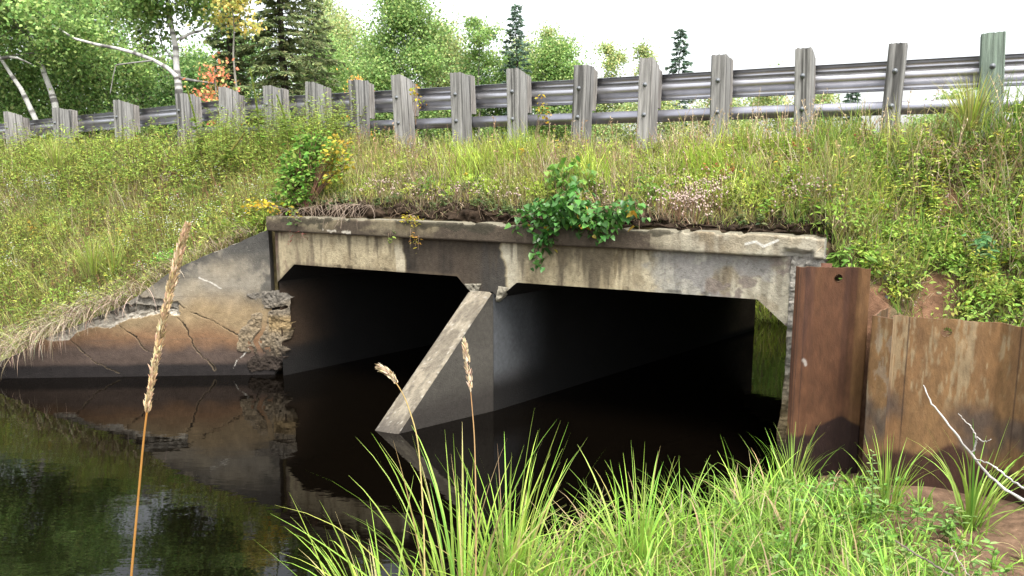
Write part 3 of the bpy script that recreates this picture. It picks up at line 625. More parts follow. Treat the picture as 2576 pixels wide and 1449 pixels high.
mbg = MB(); wood_box(mbg, -.10, .10, 0, .27, ZP0 - 2.85, RT_ + .16 - 2.85, .0, (.23, .29, .235), 900)
bolt = MB()
def bolt_mb(z):
    b = MB(); an = np.linspace(0, 2 * math.pi, 7)
    for r, y0, y1, k in ((.026, -.006, .0005, 14), (.015, -.022, -.0055, 6)):
        an = np.linspace(0, 2 * math.pi, k, endpoint=False)
        ring = lambda y: r * np.cos(an)[:, None] * ES + y * EN + r * np.sin(an)[:, None] * EZ
        f, bk = ring(y0), ring(y1); V = np.concatenate([f, bk]); q = [[i, (i + 1) % k, k + (i + 1) % k, k + i] for i in range(k)]; t = [[0, i + 1, i] for i in range(1, k - 1)]
        b.add(V, q, (.13, .14, .15), t)
    b.V = [x + EZ * z for x in b.V]; return b
protos = []
for i, s in enumerate(spost):
    v_ = i % 4; green = (i == 18)
    key = 'g' if green else v_
    base = L(s, NP, 2.85 + float(droop(s)))
    ex = [p for p in protos if p[0] == key]
    if not ex:
        pm, cm = (mbg, post_meshes[1][1]) if green else post_meshes[v_]
        def shift(m, b):
            k = MB(); k.V = [x + b for x in m.V]; k.C = m.C; k.Q = m.Q; k.T = m.T; k.n = m.n; return k
        po = shift(pm, base).build('post', M_wood, gr, base=base); bo = shift(cm, base).build('block', M_wood, gr, base=base)
        if green: po['label'] = 'pale green tinted post'
        for z in (RT_ - .155 - 2.85, RT_ - .5 - 2.85):
            shift(bolt_mb(z), base).build('bolt', M_bolt, po, base=base)
        protos.append((key, po, bo))
    else:
        po = copy_part(ex[0][1], gr); bo = copy_part(ex[0][2], gr)
        for o_ in (po, bo): o_.location = Vector(base - A(gr.location))
    tl = (random.uniform(-.03, .03), random.uniform(-.04, .04)) if not green else (0.0, -.05)
    if i == 17: tl = (0, .03)
    po.rotation_euler = (tl[0], 0, 0); po.rotation_euler = Vector(ES * tl[0] + EN * -tl[1] * -1)
    bo.rotation_euler = po.rotation_euler

# ================================================================= TREES
def jit_cols(pal, n, j=.22):
    pal = A(pal); c = pal[rng.integers(0, len(pal), n)]; return np.clip(c * (1 + rng.normal(0, j, (n, 1))) * (1 + rng.normal(0, .07, (n, 3))), .004, .9)
G_ASP = [(.115, .175, .055), (.145, .205, .065), (.09, .145, .045), (.165, .215, .075), (.075, .12, .04)]
G_DEEP = [(.065, .115, .038), (.085, .145, .045), (.05, .09, .03), (.105, .155, .05)]
G_PALE = [(.18, .215, .095), (.15, .195, .085), (.21, .235, .10), (.125, .17, .07), (.23, .23, .09)]  # lightened leaf colours stand in for haze and sky glare
G_SPR = [(.075, .095, .045), (.095, .115, .05), (.06, .08, .036), (.11, .125, .055)]
G_BLU = [(.085, .125, .09), (.10, .145, .10), (.07, .105, .075)]
C_YEL = [(.33, .28, .08), (.29, .26, .08), (.19, .22, .07), (.36, .32, .11)]
C_RED = [(.36, .12, .07), (.38, .16, .08), (.30, .11, .06), (.18, .18, .06), (.14, .17, .05)]
def limb(p0, d, ln, segs=6, sag=0., wob=.12):
    pts = [p0]; d = nrm(d)
    for k in range(segs):
        d = nrm(d + rng.normal(0, wob, 3) + A([0, 0, -sag / segs])); pts.append(pts[-1] + d * ln / segs)
    return A(pts)
def birch_col(pts, rad):
    n = len(pts); c = np.tile(A([.55, .54, .50]), (n, 1)); return c
def bark_tube(mb, pts, rad, bark, k=8):
    pts = A(pts)
    if bark == 'birch':
        m = max(12, int(np.linalg.norm(np.diff(pts, axis=0), axis=1).sum() / .05)); t0 = np.linspace(0, 1, len(pts)); t1 = np.linspace(0, 1, m)
        P = np.stack([np.interp(t1, t0, pts[:, i]) for i in range(3)], 1); R = np.interp(t1, t0, rad); sd = int(rng.integers(1e5))
        x = np.arange(m); dark = ss(.68, .8, vn(x * .55, x * 0, sd)); c = mix(A([.50, .49, .46]), A([.07, .065, .06]), dark * .85) * (.8 + .4 * vn(x * .2, x * 0, sd + 1))[:, None]
        c = mix(c, A([.12, .11, .1]), (R < .02) * .7)
        mb.tube(P, R * (1 + .12 * dark), c, k)
    else:
        mb.tube(pts, rad, {'grey': (.20, .19, .16), 'dark': (.055, .047, .038)}[bark], k)
def broadleaf(name, u, Z, vtop, width_px, label, pal, n_leaves=7000, bark='grey', base_z=2.1, crown0=.25, leaf=.085, trunk=None, extra=(), lean=0., tr=None, open_=1.0, group=None, clump=.42, limbs=16):
    base = at(u, 424, Z); base[2] = base_z; H = at(u, vtop, Z)[2] - base_z; R = width_px / 2 / FPX * Z
    th = thing(name, base, label, 'tree', group); mt = MB(); mc = MB()
    tr = tr or max(.06, H * .011)
    if trunk is None:
        k = 9; tt = np.linspace(0, 1, k); tp = base + np.stack([lean * H * tt ** 1.3 + np.cumsum(rng.normal(0, .012 * H, k)) * .5 * (tt > 0), np.cumsum(rng.normal(0, .012 * H, k)) * .5, H * .97 * tt], 1)
    else: tp = A(trunk); tt = np.linspace(0, 1, len(tp))
    rad = tr * (1 - .9 * np.linspace(0, 1, len(tp)))
    bark_tube(mt, tp, rad, bark)
    cl = []
    for i in range(limbs):
        f = crown0 + (1 - crown0) * (i + rng.uniform(0, 1)) / limbs * .98; p = A([np.interp(f, tt, tp[:, j]) for j in range(3)])
        az = i * 2.4 + rng.uniform(-.5, .5); g = (f - crown0) / (1 - crown0); ln = R * (.55 + .55 * math.sin(math.pi * min(1, g * .95 + .08))) * rng.uniform(.75, 1.15) * (1 - .45 * g)
        up_ = .25 + .9 * g + rng.uniform(-.15, .25); q = limb(p, A([math.cos(az), math.sin(az), up_]), ln, 6, .25); r0 = max(.012, tr * (1 - .9 * f) * .5)
        bark_tube(mt, q, np.linspace(r0, .006, 7), bark if r0 > .03 else 'grey' if bark == 'birch' else bark, 5)
        for j in range(5):
            w = rng.uniform(.35, 1.0); b0 = A([np.interp(w, np.linspace(0, 1, 7), q[:, m]) for m in range(3)]); q2 = limb(b0, nrm(q[-1] - q[0]) * .6 + rng.normal(0, .7, 3), ln * rng.uniform(.25, .5), 3, .3)
            mt.tube(q2, np.linspace(.01, .004, 4), (.14, .125, .1), 3, False); cl += [q2[2], q2[3], (q2[1] + q2[2]) / 2]
        cl += [q[-1], q[-2], q[4]]
    for e in extra:
        bark_tube(mt, e[0], e[1], bark, 6); cl += [A(p) for p in e[0][-2:]] * e[2]
    cl = A(cl); n = int(n_leaves * 2.9); leaf = leaf * .98; wts = rng.uniform(.15, 1, len(cl)) ** 1.3; ci = rng.choice(len(cl), n, p=wts / wts.sum())
    pos = cl[ci] + rng.normal(0, clump * open_, (n, 3)) * A([1, 1, .75]) * rng.uniform(.5, 1.1, (len(cl), 1))[ci]
    tone = rng.uniform(.72, 1.3, (len(cl), 1)); cols = jit_cols(pal, n, .1) * tone[ci] * (2.45 if bark == 'birch' else 2.2)  # colour gain partly stands in for haze over the trees
    ax = rng.normal(0, 1, (n, 3)) + A([0, 0, -.5]); sz_ = leaf * rng.uniform(.7, 1.35, n)
    mc.leaves(pos, ax, sz_, sz_ * .85, cols, 'rhomb', upj=.9)
    mt.build('trunk', M_birch if bark == 'birch' else M_bark, th, smooth=True); mc.build('crown', M_leaf, th); return th
def conifer(name, u, Z, vtop, width_px, label, pal=G_SPR, base_z=2.1, bare=.12, n_per=46, group=None, dens=1., tr=None, droop_=.35, ragged=.3):
    base = at(u, 424, Z); base[2] = base_z; H = at(u, vtop, Z)[2] - base_z; R = width_px / 2 / FPX * Z
    th = thing(name, base, label, 'tree', group); mt = MB(); mc = MB(); tr = tr or H * .013
    tt = np.linspace(0, 1, 8); tp = base + np.stack([np.cumsum(rng.normal(0, .004 * H, 8)), np.cumsum(rng.normal(0, .004 * H, 8)), H * tt], 1); bark_tube(mt, tp, tr * (1 - .93 * tt), 'dark')
    nb = int(H * 17 * dens); P = []; AXS = []; CL = []
    for i in range(nb):
        f = bare + (1 - bare) * (i / nb) ** .9; p = A([np.interp(f, tt, tp[:, j]) for j in range(3)]); az = i * 2.4 + rng.uniform(-.4, .4)
        ln = (R * (1 - f) ** .8 / (1 - bare) ** .8 + .10) * rng.uniform(1 - ragged, 1.1); d = A([math.cos(az), math.sin(az), .28 * f + .02]); q = limb(p, d, ln, 6, droop_, .06)
        mt.tube(q, np.linspace(max(.008, tr * (1 - f) * .22), .004, 7), (.06, .05, .04), 3, False)
        m = int(n_per * 2.3 * (.3 + ln / (R + .01))); w = rng.uniform(.12, 1, m) ** .8; b = np.stack([np.interp(w, np.linspace(0, 1, 7), q[:, j]) for j in range(3)], 1)
        sidev = nrm(np.cross(q[-1] - q[0], EZ)); lat = rng.normal(0, 1, (m, 1)) * ln * .16 * (1.1 - w)[:, None]; b = b + sidev * lat + A([0, 0, -1.]) * np.abs(lat) * .25
        P.append(b); AXS.append(nrm(q[-1] - q[0]) * .7 + sidev * np.sign(lat) * .6 + A([0, 0, -.35]) + rng.normal(0, .3, (m, 3))); CL.append(jit_cols(pal, m, .2) * rng.uniform(1.3, 2.3))
    P, AXS, CL = map(np.concatenate, (P, AXS, CL)); s_ = rng.uniform(.10, .2, len(P)) * (Z / 22) ** .5
    mc.leaves(P, AXS, s_, s_ * .3, CL, 'rhomb', upj=.8); mt.build('trunk', M_bark, th, smooth=True); mc.build('crown', M_leaf, th); return th
def cp(pts, Z, k=.3494 * .9938): return [at(x * k, y * k, Z) for x, y in pts]

Zb = 17.
trunk = cp([(1330, 1000), (1312, 790), (1300, 700), (1290, 600), (1278, 480), (1272, 330), (1248, 230), (1232, 120), (1205, -60), (1195, -260), (1185, -480), (1175, -640)], Zb)
ex = [(cp([(1282, 560), (1220, 495), (1105, 432), (980, 385), (850, 350), (700, 322), (540, 280), (380, 180), (250, 60)], Zb - .4), np.linspace(.05, .018, 9), 8),
      (cp([(1110, 438), (960, 455), (840, 470), (822, 540), (798, 680)], Zb - .5), np.linspace(.018, .007, 5), 0),
      (cp([(1300, 285), (1380, 240), (1450, 225), (1520, 180), (1590, 150)], Zb - .2), np.linspace(.035, .01, 5), 1),
      (cp([(1300, 565), (1380, 580), (1450, 590), (1560, 605)], Zb - .3), np.linspace(.035, .012, 4), 0),
      (cp([(1290, 470), (1240, 410), (1180, 340), (1150, 250)], Zb + .3), np.linspace(.03, .01, 4), 1)]
broadleaf('birch_tree', 458, Zb, -215, 330, 'white-barked birch with a long limb arching out to the left over the guardrail', G_ASP, 9500, 'birch', clump=.30, crown0=.66, trunk=trunk, extra=ex, tr=.10, limbs=20)
t2 = cp([(420, 1000), (400, 760), (370, 660), (320, 530), (290, 430), (240, 310), (180, 150), (90, -150), (40, -420), (20, -600)], 18.5)
broadleaf('birch_tree', 138, 18.5, -190, 470, 'birch with a dark-scarred trunk leaning left, second from the left edge', G_ASP, 7500, 'birch', clump=.32, crown0=.50, trunk=t2, tr=.085, limbs=18)
t3 = cp([(320, 1000), (200, 740), (150, 640), (80, 540), (10, 430), (-80, 280), (-180, 60), (-300, -300), (-330, -430)], 18.)
broadleaf('birch_tree', 70, 18., -150, 440, 'strongly leaning slim birch at the left edge', G_ASP, 6500, 'birch', clump=.32, crown0=.48, trunk=t3, tr=.065, limbs=15, extra=[(cp([(-30, 430), (60, 412), (130, 420), (230, 465)], 17.8), np.linspace(.04, .015, 4), 0)])
LT = 'leafy trees in the wood behind the road'
for (u, Z, vt, w, pal, nl, lab) in ((-160, 25, -110, 480, G_DEEP, 6500, 'tall dark leafy tree beyond the left edge, behind the leaning birches'),
        (120, 28, -110, 460, G_DEEP, 7500, 'tall dense green tree behind the two leaning birches'), (270, 27, -60, 340, G_ASP, 7500, 'broad green tree behind the long arching birch limb'),
        (505, 31, 170, 250, G_ASP, 7000, 'rounded green tree right of the big birch trunk, behind the red sapling')):
    broadleaf('leafy_tree', u, Z, vt, w, lab, pal, nl, 'grey', crown0=.08, leaf=.10, limbs=20, group=LT, clump=.55)
for (u, Z, vt, w, pal, nl, lab) in ((300, 21, 150, 330, G_ASP, 6500, 'low bright green bush tree under the arching limb'), (60, 20.5, 190, 330, G_ASP, 6000, 'low green bushy tree at the foot of the leaning birches'),
        (500, 22, 190, 260, G_DEEP, 5000, 'low dark bushy tree right beside the birch trunk foot')):
    broadleaf('bushy_tree', u, Z, vt, w, lab, pal, nl, 'grey', crown0=.02, leaf=.08, limbs=18, group='low bushy trees behind the guardrail', clump=.4)
for (u, Z, vt, w, pal, nl, lab) in ((640, 27, 120, 260, G_DEEP, 5000, 'low dark bushy tree filling in behind the two big spruces'), (850, 29, 130, 260, G_ASP, 6000, 'low green bushy tree right behind the fullest spruce')):
    broadleaf('bushy_tree', u, Z, vt, w, lab, pal, nl, 'grey', crown0=.02, leaf=.09, limbs=18, group='low bushy trees behind the guardrail', clump=.5)
conifer('spruce_tree', 205, 23, 30, 300, 'dark spruce half hidden behind the leaning birches', [(.022, .038, .014), (.03, .05, .02), (.04, .062, .024)], n_per=50)
conifer('spruce_tree', 385, 26, 70, 200, 'dark spruce behind the big birch trunk', G_SPR, n_per=44)
conifer('spruce_tree', 604, 22, -190, 140, 'spruce with a bare dark lower trunk, left of the fullest spruce', G_SPR, bare=.22, n_per=46, ragged=.5, tr=.15, dens=1.0, base_z=1.0)
conifer('spruce_tree', 728, 21.5, -260, 400, 'fullest spruce, brown-green and shaggy, its top beyond the picture', [(.11, .14, .06), (.135, .16, .07), (.085, .115, .05), (.16, .175, .08)], bare=.06, n_per=85, ragged=.55, tr=.19, dens=1.5, base_z=.8, droop_=.5)
conifer('spruce_tree', 800, 26, -20, 220, 'narrow spruce just right of the fullest spruce', G_SPR, n_per=36)
broadleaf('aspen_tree', 598, 16.6, -70, 110, 'slim aspen with yellow autumn leaves at the top of the picture', C_YEL, 520, 'grey', crown0=.76, leaf=.085, limbs=9, clump=.2, tr=.045)
broadleaf('maple_sapling', 556, 16.4, 170, 110, 'small maple sapling with orange-red leaves behind the guardrail', C_RED, 230, 'grey', crown0=.35, leaf=.075, limbs=9, clump=.2, base_z=2.5)
broadleaf('maple_sapling', 905, 22, 195, 60, 'little orange sapling showing above the rail between two posts', [(.45, .24, .05), (.4, .2, .05), (.25, .22, .06)], 130, 'grey', crown0=.4, leaf=.07, limbs=6, clump=.15, base_z=2.5)
for (u, Z, vt, w, pal, nl, op, c0, lab) in ((875, 34, 62, 200, G_PALE, 7000, 1, .1, 'pale green aspen between the spruces and the tallest middle tree'), (1020, 31, -12, 240, G_ASP, 11000, 1, .12, 'tallest broad aspen in the middle of the tree line'),
        (950, 33, 120, 200, G_ASP, 6000, 1, .05, 'rounded green aspen low beside the tallest middle tree'), (1100, 33, 70, 170, G_PALE, 6000, 1, .1, 'yellow-green aspen on the right flank of the tallest middle tree'),
        (1205, 33, 35, 150, G_ASP, 2300, .9, .30, 'sparse thin aspen with sky showing through its crown'), (1190, 35, 150, 160, G_DEEP, 5000, 1, .05, 'low dense tree below the sparse thin aspen'),
        (1385, 36, 70, 130, G_PALE, 2200, .9, .3, 'thin aspen right beside the ragged tall spruce'), (1395, 35, 115, 170, G_ASP, 7500, 1, .06, 'dense rounded tree right of the ragged tall spruce'), (1285, 35, 150, 150, G_ASP, 5500, 1, .06, 'dense low tree at the foot of the ragged tall spruce'),
        (1445, 38, 160, 90, G_DEEP, 2500, 1, .1, 'last small tree before the open gap of sky'), (1545, 36, 108, 95, G_PALE, 2000, .9, .25, 'left of the two pale sparse aspens standing against the sky'), (1605, 36, 118, 80, G_PALE, 1900, .9, .25, 'right of the two pale sparse aspens standing against the sky'),
        (1330, 38, 120, 150, G_PALE, 4500, 1, .05, 'pale tree filling the line behind the ragged tall spruce'), (1130, 38, 110, 170, G_PALE, 5000, 1, .05, 'pale tree behind the right flank of the tallest middle tree'), (850, 40, 20, 200, G_PALE, 7000, 1, .05, 'pale distant tree just right of the spruces'),
        (2420, 30, 195, 190, G_ASP, 900, .9, .3, 'sparse leafy treetop seen under the rail near the green post')):
    broadleaf('aspen_tree', u, Z, vt, w, lab, pal, nl, 'grey', crown0=c0, leaf=.10, limbs=18 if nl > 3000 else 10, group='aspens of the tree line', clump=.5 if nl > 3000 else .28, open_=op, base_z=1.6)
conifer('spruce_tree', 1303, 33, 22, 150, 'ragged tall spruce standing alone above the middle of the tree line', G_BLU, n_per=34, ragged=.55, dens=.9, base_z=1.8, droop_=.15)
conifer('spruce_tree', 1703, 34, 82, 130, 'small pointed spruce against the white sky, right of the aspens', G_BLU, n_per=34, ragged=.5, dens=.9, base_z=1.8)
conifer('spruce_tree', 2140, 30, 205, 70, 'small spruce showing under the rail between the last posts', G_BLU, n_per=26, base_z=1.6)
for (u, Z, vt, w, lab) in ((1500, 37, 225, 150, 'low bush seen through the rails below the sky gap'), (1640, 33, 228, 190, 'low bush seen through the rails below the small pointed spruce'), (1790, 33, 226, 190, 'low bush behind the rails, two to the left of the open sky'), (1920, 31, 222, 190, 'low yellowish bush seen under the rail beside the open sky'), (2060, 31, 232, 170, 'last low bush under the rail before the small spruce'), (2360, 26, 300, 230, 'low bush behind the crest, under the lower rail by the green post')):
    broadleaf('bush', u, Z, vt, w, lab, G_PALE if Z != 26 else G_ASP, 3600, 'grey', crown0=.05, leaf=.09, limbs=14, group='low bushes beyond the road', clump=.35, base_z=1.4)

# ================================================================= EMBANKMENT GRASS AND HERBS (uncountable: stuff)
def slope_pts(n, s0, s1, t0, t1):
    s = rng.uniform(s0, s1, n); t = rng.uniform(t0, t1, n); nn, z = emb(s, t); k = np.ones(n, bool)
    for (ps, pn_, pz), r in sp: k &= ~((np.hypot(s - ps, z - pz) < r * .8) & (rng.uniform(0, 1, n) < .93))
    return s[k], t[k], L(s, nn, z)[k]
def thin(s, t, k, seed, lo=.35, hi=.65):
    return rng.uniform(0, 1, len(s)) < ss(lo, hi, fbm(s * k, t * k * 2.5, seed))
def zone(s, t):
    """0 left yellow-green, 1 middle tan, 2 right lush"""
    mid = ss(-.6, .6, s) * (1 - ss(4.6, 6.2, s)); return mid, ss(4.8, 6.4, s)
YG = [(.34, .36, .10), (.40, .40, .13), (.28, .32, .085), (.43, .41, .16), (.31, .31, .11)]
LIME = [(.35, .46, .07), (.40, .48, .09), (.30, .42, .06)]
TAN = [(.42, .34, .20), (.48, .40, .26), (.32, .24, .14), (.52, .45, .31), (.22, .15, .09)]
GRN = [(.18, .30, .055), (.24, .36, .07), (.14, .25, .05), (.29, .37, .09)]
mb = MB()
def slope_grass(n, s0, s1, t0, t1, pal, l0, l1, w, seed, lo, hi, lean=.35, bend=.9, down=.35, segs=3, kk=1.1):
    s, t, p = slope_pts(n, s0, s1, t0, t1); k = thin(s, t, kk, seed, lo, hi); s, t, p = s[k], t[k], p[k]; n = len(s)
    tuft = vn(s * 9, t * 25, seed + 5); hd = tuft * 12 + rng.normal(0, .7, n); dwn = math.atan2(-EN[1], -EN[0]); m = rng.uniform(0, 1, n) < down; hd = np.where(m, dwn + rng.normal(0, .8, n), hd)
    tall = .55 + .45 * ss(.03, .35, t); ln = rng.uniform(l0, l1, n) * tall * (.35 + 1.5 * ss(.25, .75, fbm(s * 2.4, t * 6, seed + 9))); c = jit_cols(pal, n, .2) * (.62 + .8 * fbm(s * 2.6, t * 6, seed + 7))[:, None]
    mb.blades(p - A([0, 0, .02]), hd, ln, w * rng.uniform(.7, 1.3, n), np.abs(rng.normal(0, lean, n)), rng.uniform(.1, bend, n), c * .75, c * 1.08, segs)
slope_grass(30000, -9, .3, 0.02, 1.02, YG, .10, .36, .0085, 401, -.2, .5, lean=.45, bend=1.3)
slope_grass(16000, -9, .3, 0.02, 1.02, GRN, .10, .30, .0085, 402, .3, .6, lean=.45, bend=1.3)
slope_grass(20000, -9, .3, 0.0, 1.02, TAN, .15, .42, .006, 403, .4, .62, lean=.4, bend=.9)
slope_grass(15000, -.3, 6.3, .08, 1.0, YG, .10, .30, .0085, 404, .1, .6, lean=.45, bend=1.3)
slope_grass(17000, -.3, 6.3, .05, 1.0, TAN, .08, .30, .0065, 405, .2, .5, lean=.5, bend=1.2)
slope_grass(11000, 1.4, 6.6, .22, 1.0, LIME, .14, .36, .009, 406, .42, .58, lean=.4, bend=1.2)
slope_grass(13000, -.3, 6.3, .03, .5, [(.13, .14, .06), (.16, .16, .075), (.10, .11, .05), (.2, .17, .1), (.13, .09, .06)], .05, .16, .008, 407, .2, .55, lean=.8)
slope_grass(18000, 5.9, 11, 0.0, 1.02, GRN, .14, .40, .0095, 408, .1, .5, down=.6, bend=1.6, lean=.45)
slope_grass(11000, 5.9, 11, 0.0, 1.02, YG, .14, .40, .009, 409, .3, .6, down=.6, bend=1.7, lean=.45)
slope_grass(12000, 5.9, 11, 0.0, 1.02, TAN, .12, .40, .007, 410, .35, .6, down=.7, bend=1.8, lean=.5)
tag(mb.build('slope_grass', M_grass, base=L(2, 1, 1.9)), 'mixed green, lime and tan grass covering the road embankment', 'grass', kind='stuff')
# leafy herbs: stems with narrow leaves
def herbs(mb, n, s0, s1, t0, t1, pal, h0, h1, leaf, seed, lo, hi, shape='narrow', aspect=.28, per=(10, 20), stemc=(.16, .13, .05)):
    s, t, p = slope_pts(n, s0, s1, t0, t1); k = thin(s, t, 1.6, seed, lo, hi); p = p[k]; PO = []; AXI = []; CO = []; SZ = []
    for b in p:
        h = rng.uniform(h0, h1); d = nrm(A([rng.normal(0, .18), rng.normal(0, .18) - .12, 1])); q = limb(b, d, h, 4, -.05, .06); mb.tube(q, np.linspace(.0035, .0018, 5), stemc, 3, False)
        m = rng.integers(*per); w = rng.uniform(.2, 1, m); PO.append(np.stack([np.interp(w, np.linspace(0, 1, 5), q[:, j]) for j in range(3)], 1)); a = rng.uniform(0, 6.28, m)
        AXI.append(np.stack([np.cos(a), np.sin(a), rng.uniform(-.3, .7, m)], 1)); CO.append(jit_cols(pal, m, .15) * rng.uniform(.85, 1.6)); SZ.append(leaf * rng.uniform(.6, 1.3, m) * (1.25 - .6 * w))
    PO, AXI, CO, SZ = map(np.concatenate, (PO, AXI, CO, SZ)); mb.leaves(PO, AXI, SZ, SZ * aspect, CO, shape if shape != 'narrow' else 'narrow', upj=.35)
mb = MB()
herbs(mb, 2600, -8, .2, .05, 1, [(.20, .27, .055), (.26, .31, .07), (.16, .24, .055), (.30, .30, .06)], .22, .62, .06, 421, .2, .6)
herbs(mb, 1300, -.2, 6.3, .2, 1, [(.24, .31, .06), (.30, .33, .07), (.20, .28, .06)], .10, .32, .05, 422, .35, .6)
herbs(mb, 1300, 5.6, 10.5, .05, 1, [(.15, .27, .045), (.21, .32, .055), (.11, .2, .04), (.30, .30, .04)], .12, .36, .05, 423, .2, .55, 'ovate', .5)
herbs(mb, 700, -.1, 6.3, .03, .4, [(.11, .16, .06), (.15, .18, .08), (.09, .13, .05)], .05, .15, .045, 424, .3, .6, 'ovate', .5)
herbs(mb, 110, 5.0, 10, .2, 1, [(.30, .07, .06), (.34, .12, .05), (.25, .08, .07)], .12, .3, .055, 425, .45, .6, 'ovate', .45)
herbs(mb, 50, -8, 10, .2, 1, [(.42, .24, .04), (.45, .32, .05)], .15, .4, .06, 426, .4, .6, 'ovate', .45)
def mounds(n, s0, s1, t0, t1, pal, h, leaf, seed, shape, aspect):
    s, t, p = slope_pts(n, s0, s1, t0, t1); k = thin(s, t, 1.3, seed, .3, .6); p = p[k]; PO = []; AXI = []; CO = []; SZ = []
    for b in p:
        hh = h * rng.uniform(.5, 1.4); m = int(rng.integers(40, 90)); d = nrm(rng.normal(size=(m, 3)) * A([1, 1, .8]) + A([0, 0, .5])); r = rng.uniform(.3, 1, m)[:, None]; q = b + A([-EN[0] * .04, -EN[1] * .04, hh * .45]) + d * r * A([.8, .8, .6]) * hh
        for i in range(5): mb.tube(np.stack([b, (b + q[i]) / 2 + A([0, 0, .03]), q[i]]), [.0035, .003, .0018], (.16, .13, .06), 3, False)
        PO.append(q); AXI.append(d + rng.normal(0, .5, (m, 3)) + A([0, 0, -.25])); CO.append(jit_cols([pal[rng.integers(len(pal))], pal[rng.integers(len(pal))]], m, .14) * rng.uniform(.8, 1.5)); SZ.append(leaf * rng.uniform(.5, 1.3, m) * rng.uniform(.7, 1.3))
    PO, AXI, CO, SZ = map(np.concatenate, (PO, AXI, CO, SZ)); mb.leaves(PO, AXI, SZ, SZ * aspect, CO, shape, upj=.5)
mounds(420, -8, .1, .02, 1, [(.28, .38, .07), (.22, .32, .06), (.37, .40, .10), (.33, .36, .09)], .27, .055, 427, 'narrow', .3)
mounds(130, -8, -.6, .78, 1, [(.24, .33, .06), (.20, .30, .06), (.32, .36, .08)], .42, .07, 428, 'narrow', .26)
mounds(420, .0, 6.2, .18, 1, [(.32, .42, .07), (.38, .42, .09), (.26, .36, .06)], .15, .045, 429, 'narrow', .32)
mounds(700, 6.2, 10.5, .04, 1, [(.22, .36, .065), (.30, .42, .08), (.17, .28, .055), (.33, .37, .08), (.24, .34, .07)], .20, .042, 430, 'ovate', .45)
mounds(110, 4.4, 6.4, .3, 1, [(.30, .42, .08), (.36, .44, .09), (.24, .34, .06)], .16, .04, 439, 'narrow', .35)
herbs(mb, 900, -9, -.4, .7, 1.0, [(.28, .36, .07), (.34, .39, .10), (.22, .32, .07)], .35, .75, .07, 461, .1, .5)
herbs(mb, 200, -2.9, -.2, .78, 1.02, [(.26, .34, .08), (.32, .38, .10), (.22, .30, .07)], .55, .95, .075, 462, -.3, .3, 'narrow', .2, (24, 40))
herbs(mb, 260, 6.2, 10.5, .1, 1.0, [(.28, .38, .07), (.34, .42, .09), (.40, .40, .08)], .25, .55, .065, 463, .2, .5, 'narrow', .3, (16, 30))
herbs(mb, 240, .2, 6.2, .45, 1.0, [(.34, .42, .08), (.40, .44, .10)], .2, .42, .055, 464, .3, .6, 'narrow', .26, (14, 26))
tag(mb.build('herbs', M_leaf, base=L(2, 1, 1.9)), 'low leafy weeds scattered through the embankment grass', 'weeds', kind='stuff')
# dry brown flower stalks standing above the grass
mb = MB()
def stalks(n, s0, s1, t0, t1, col, h0, h1, seed, head=None):
    s, t, p = slope_pts(n, s0, s1, t0, t1); k = thin(s, t, 1.8, seed, .35, .6)
    for b in p[k]:
        h = rng.uniform(h0, h1); q = limb(b, A([rng.normal(0, .2), rng.normal(0, .15), 1]), h, 4, .1, .08); c = A(col) * rng.uniform(.6, 1.3); mb.tube(q, np.linspace(.0042, .002, 5), c, 3, False)
        m = rng.integers(5, 12); w = rng.uniform(.55, 1, m); pp = np.stack([np.interp(w, np.linspace(0, 1, 5), q[:, j]) for j in range(3)], 1); mb.leaves(pp, rng.normal(0, .6, (m, 3)) + A([0, 0, .9]), .03 * rng.uniform(.6, 1.4, m), .011, np.tile(c * 1.15, (m, 1)), 'rhomb')
stalks(900, -8, .4, .1, 1, (.16, .085, .05), .22, .5, 431); stalks(520, -.2, 7.5, .3, 1.02, (.26, .17, .1), .2, .5, 432); stalks(300, 3, 8.2, .6, 1.1, (.36, .28, .18), .3, .7, 433)
tag(mb.build('dry_stalks', M_dry, base=L(2, 1, 1.9)), 'thin brown dead flower stalks standing in the embankment grass', 'dry stalks', kind='stuff')
# white asters on the left slope
mb = MB(); ctr = []
s, t, p = slope_pts(240, -7, .0, .05, .85); k = thin(s, t, 1.1, 441, .42, .6); ctr = p[k]
for b in ctr:
    h = rng.uniform(.2, .42); q = limb(b, A([rng.normal(0, .2), rng.normal(0, .2) - .1, 1]), h, 3, 0, .06); mb.tube(q, [.003, .003, .002, .002], (.14, .17, .06), 3, False)
    m = rng.integers(8, 22); pp = q[-1] + rng.normal(0, 1, (m, 3)) * A([.055, .055, .045]); 
    for x in (0, 1.57): mb.leaves(pp - A([math.cos(x), math.sin(x), 0]) * .009, np.tile(A([math.cos(x), math.sin(x), .15]), (m, 1)) + rng.normal(0, .2, (m, 3)), .018, .014, np.full((m, 3), .72) * rng.uniform(.8, 1.05, (m, 1)), 'rhomb', upj=.3)
tag(mb.build('white_asters', M_leaf, base=L(-3, 1, 1.9)), 'clusters of tiny white aster flowers on the left slope', 'wildflowers', kind='stuff')
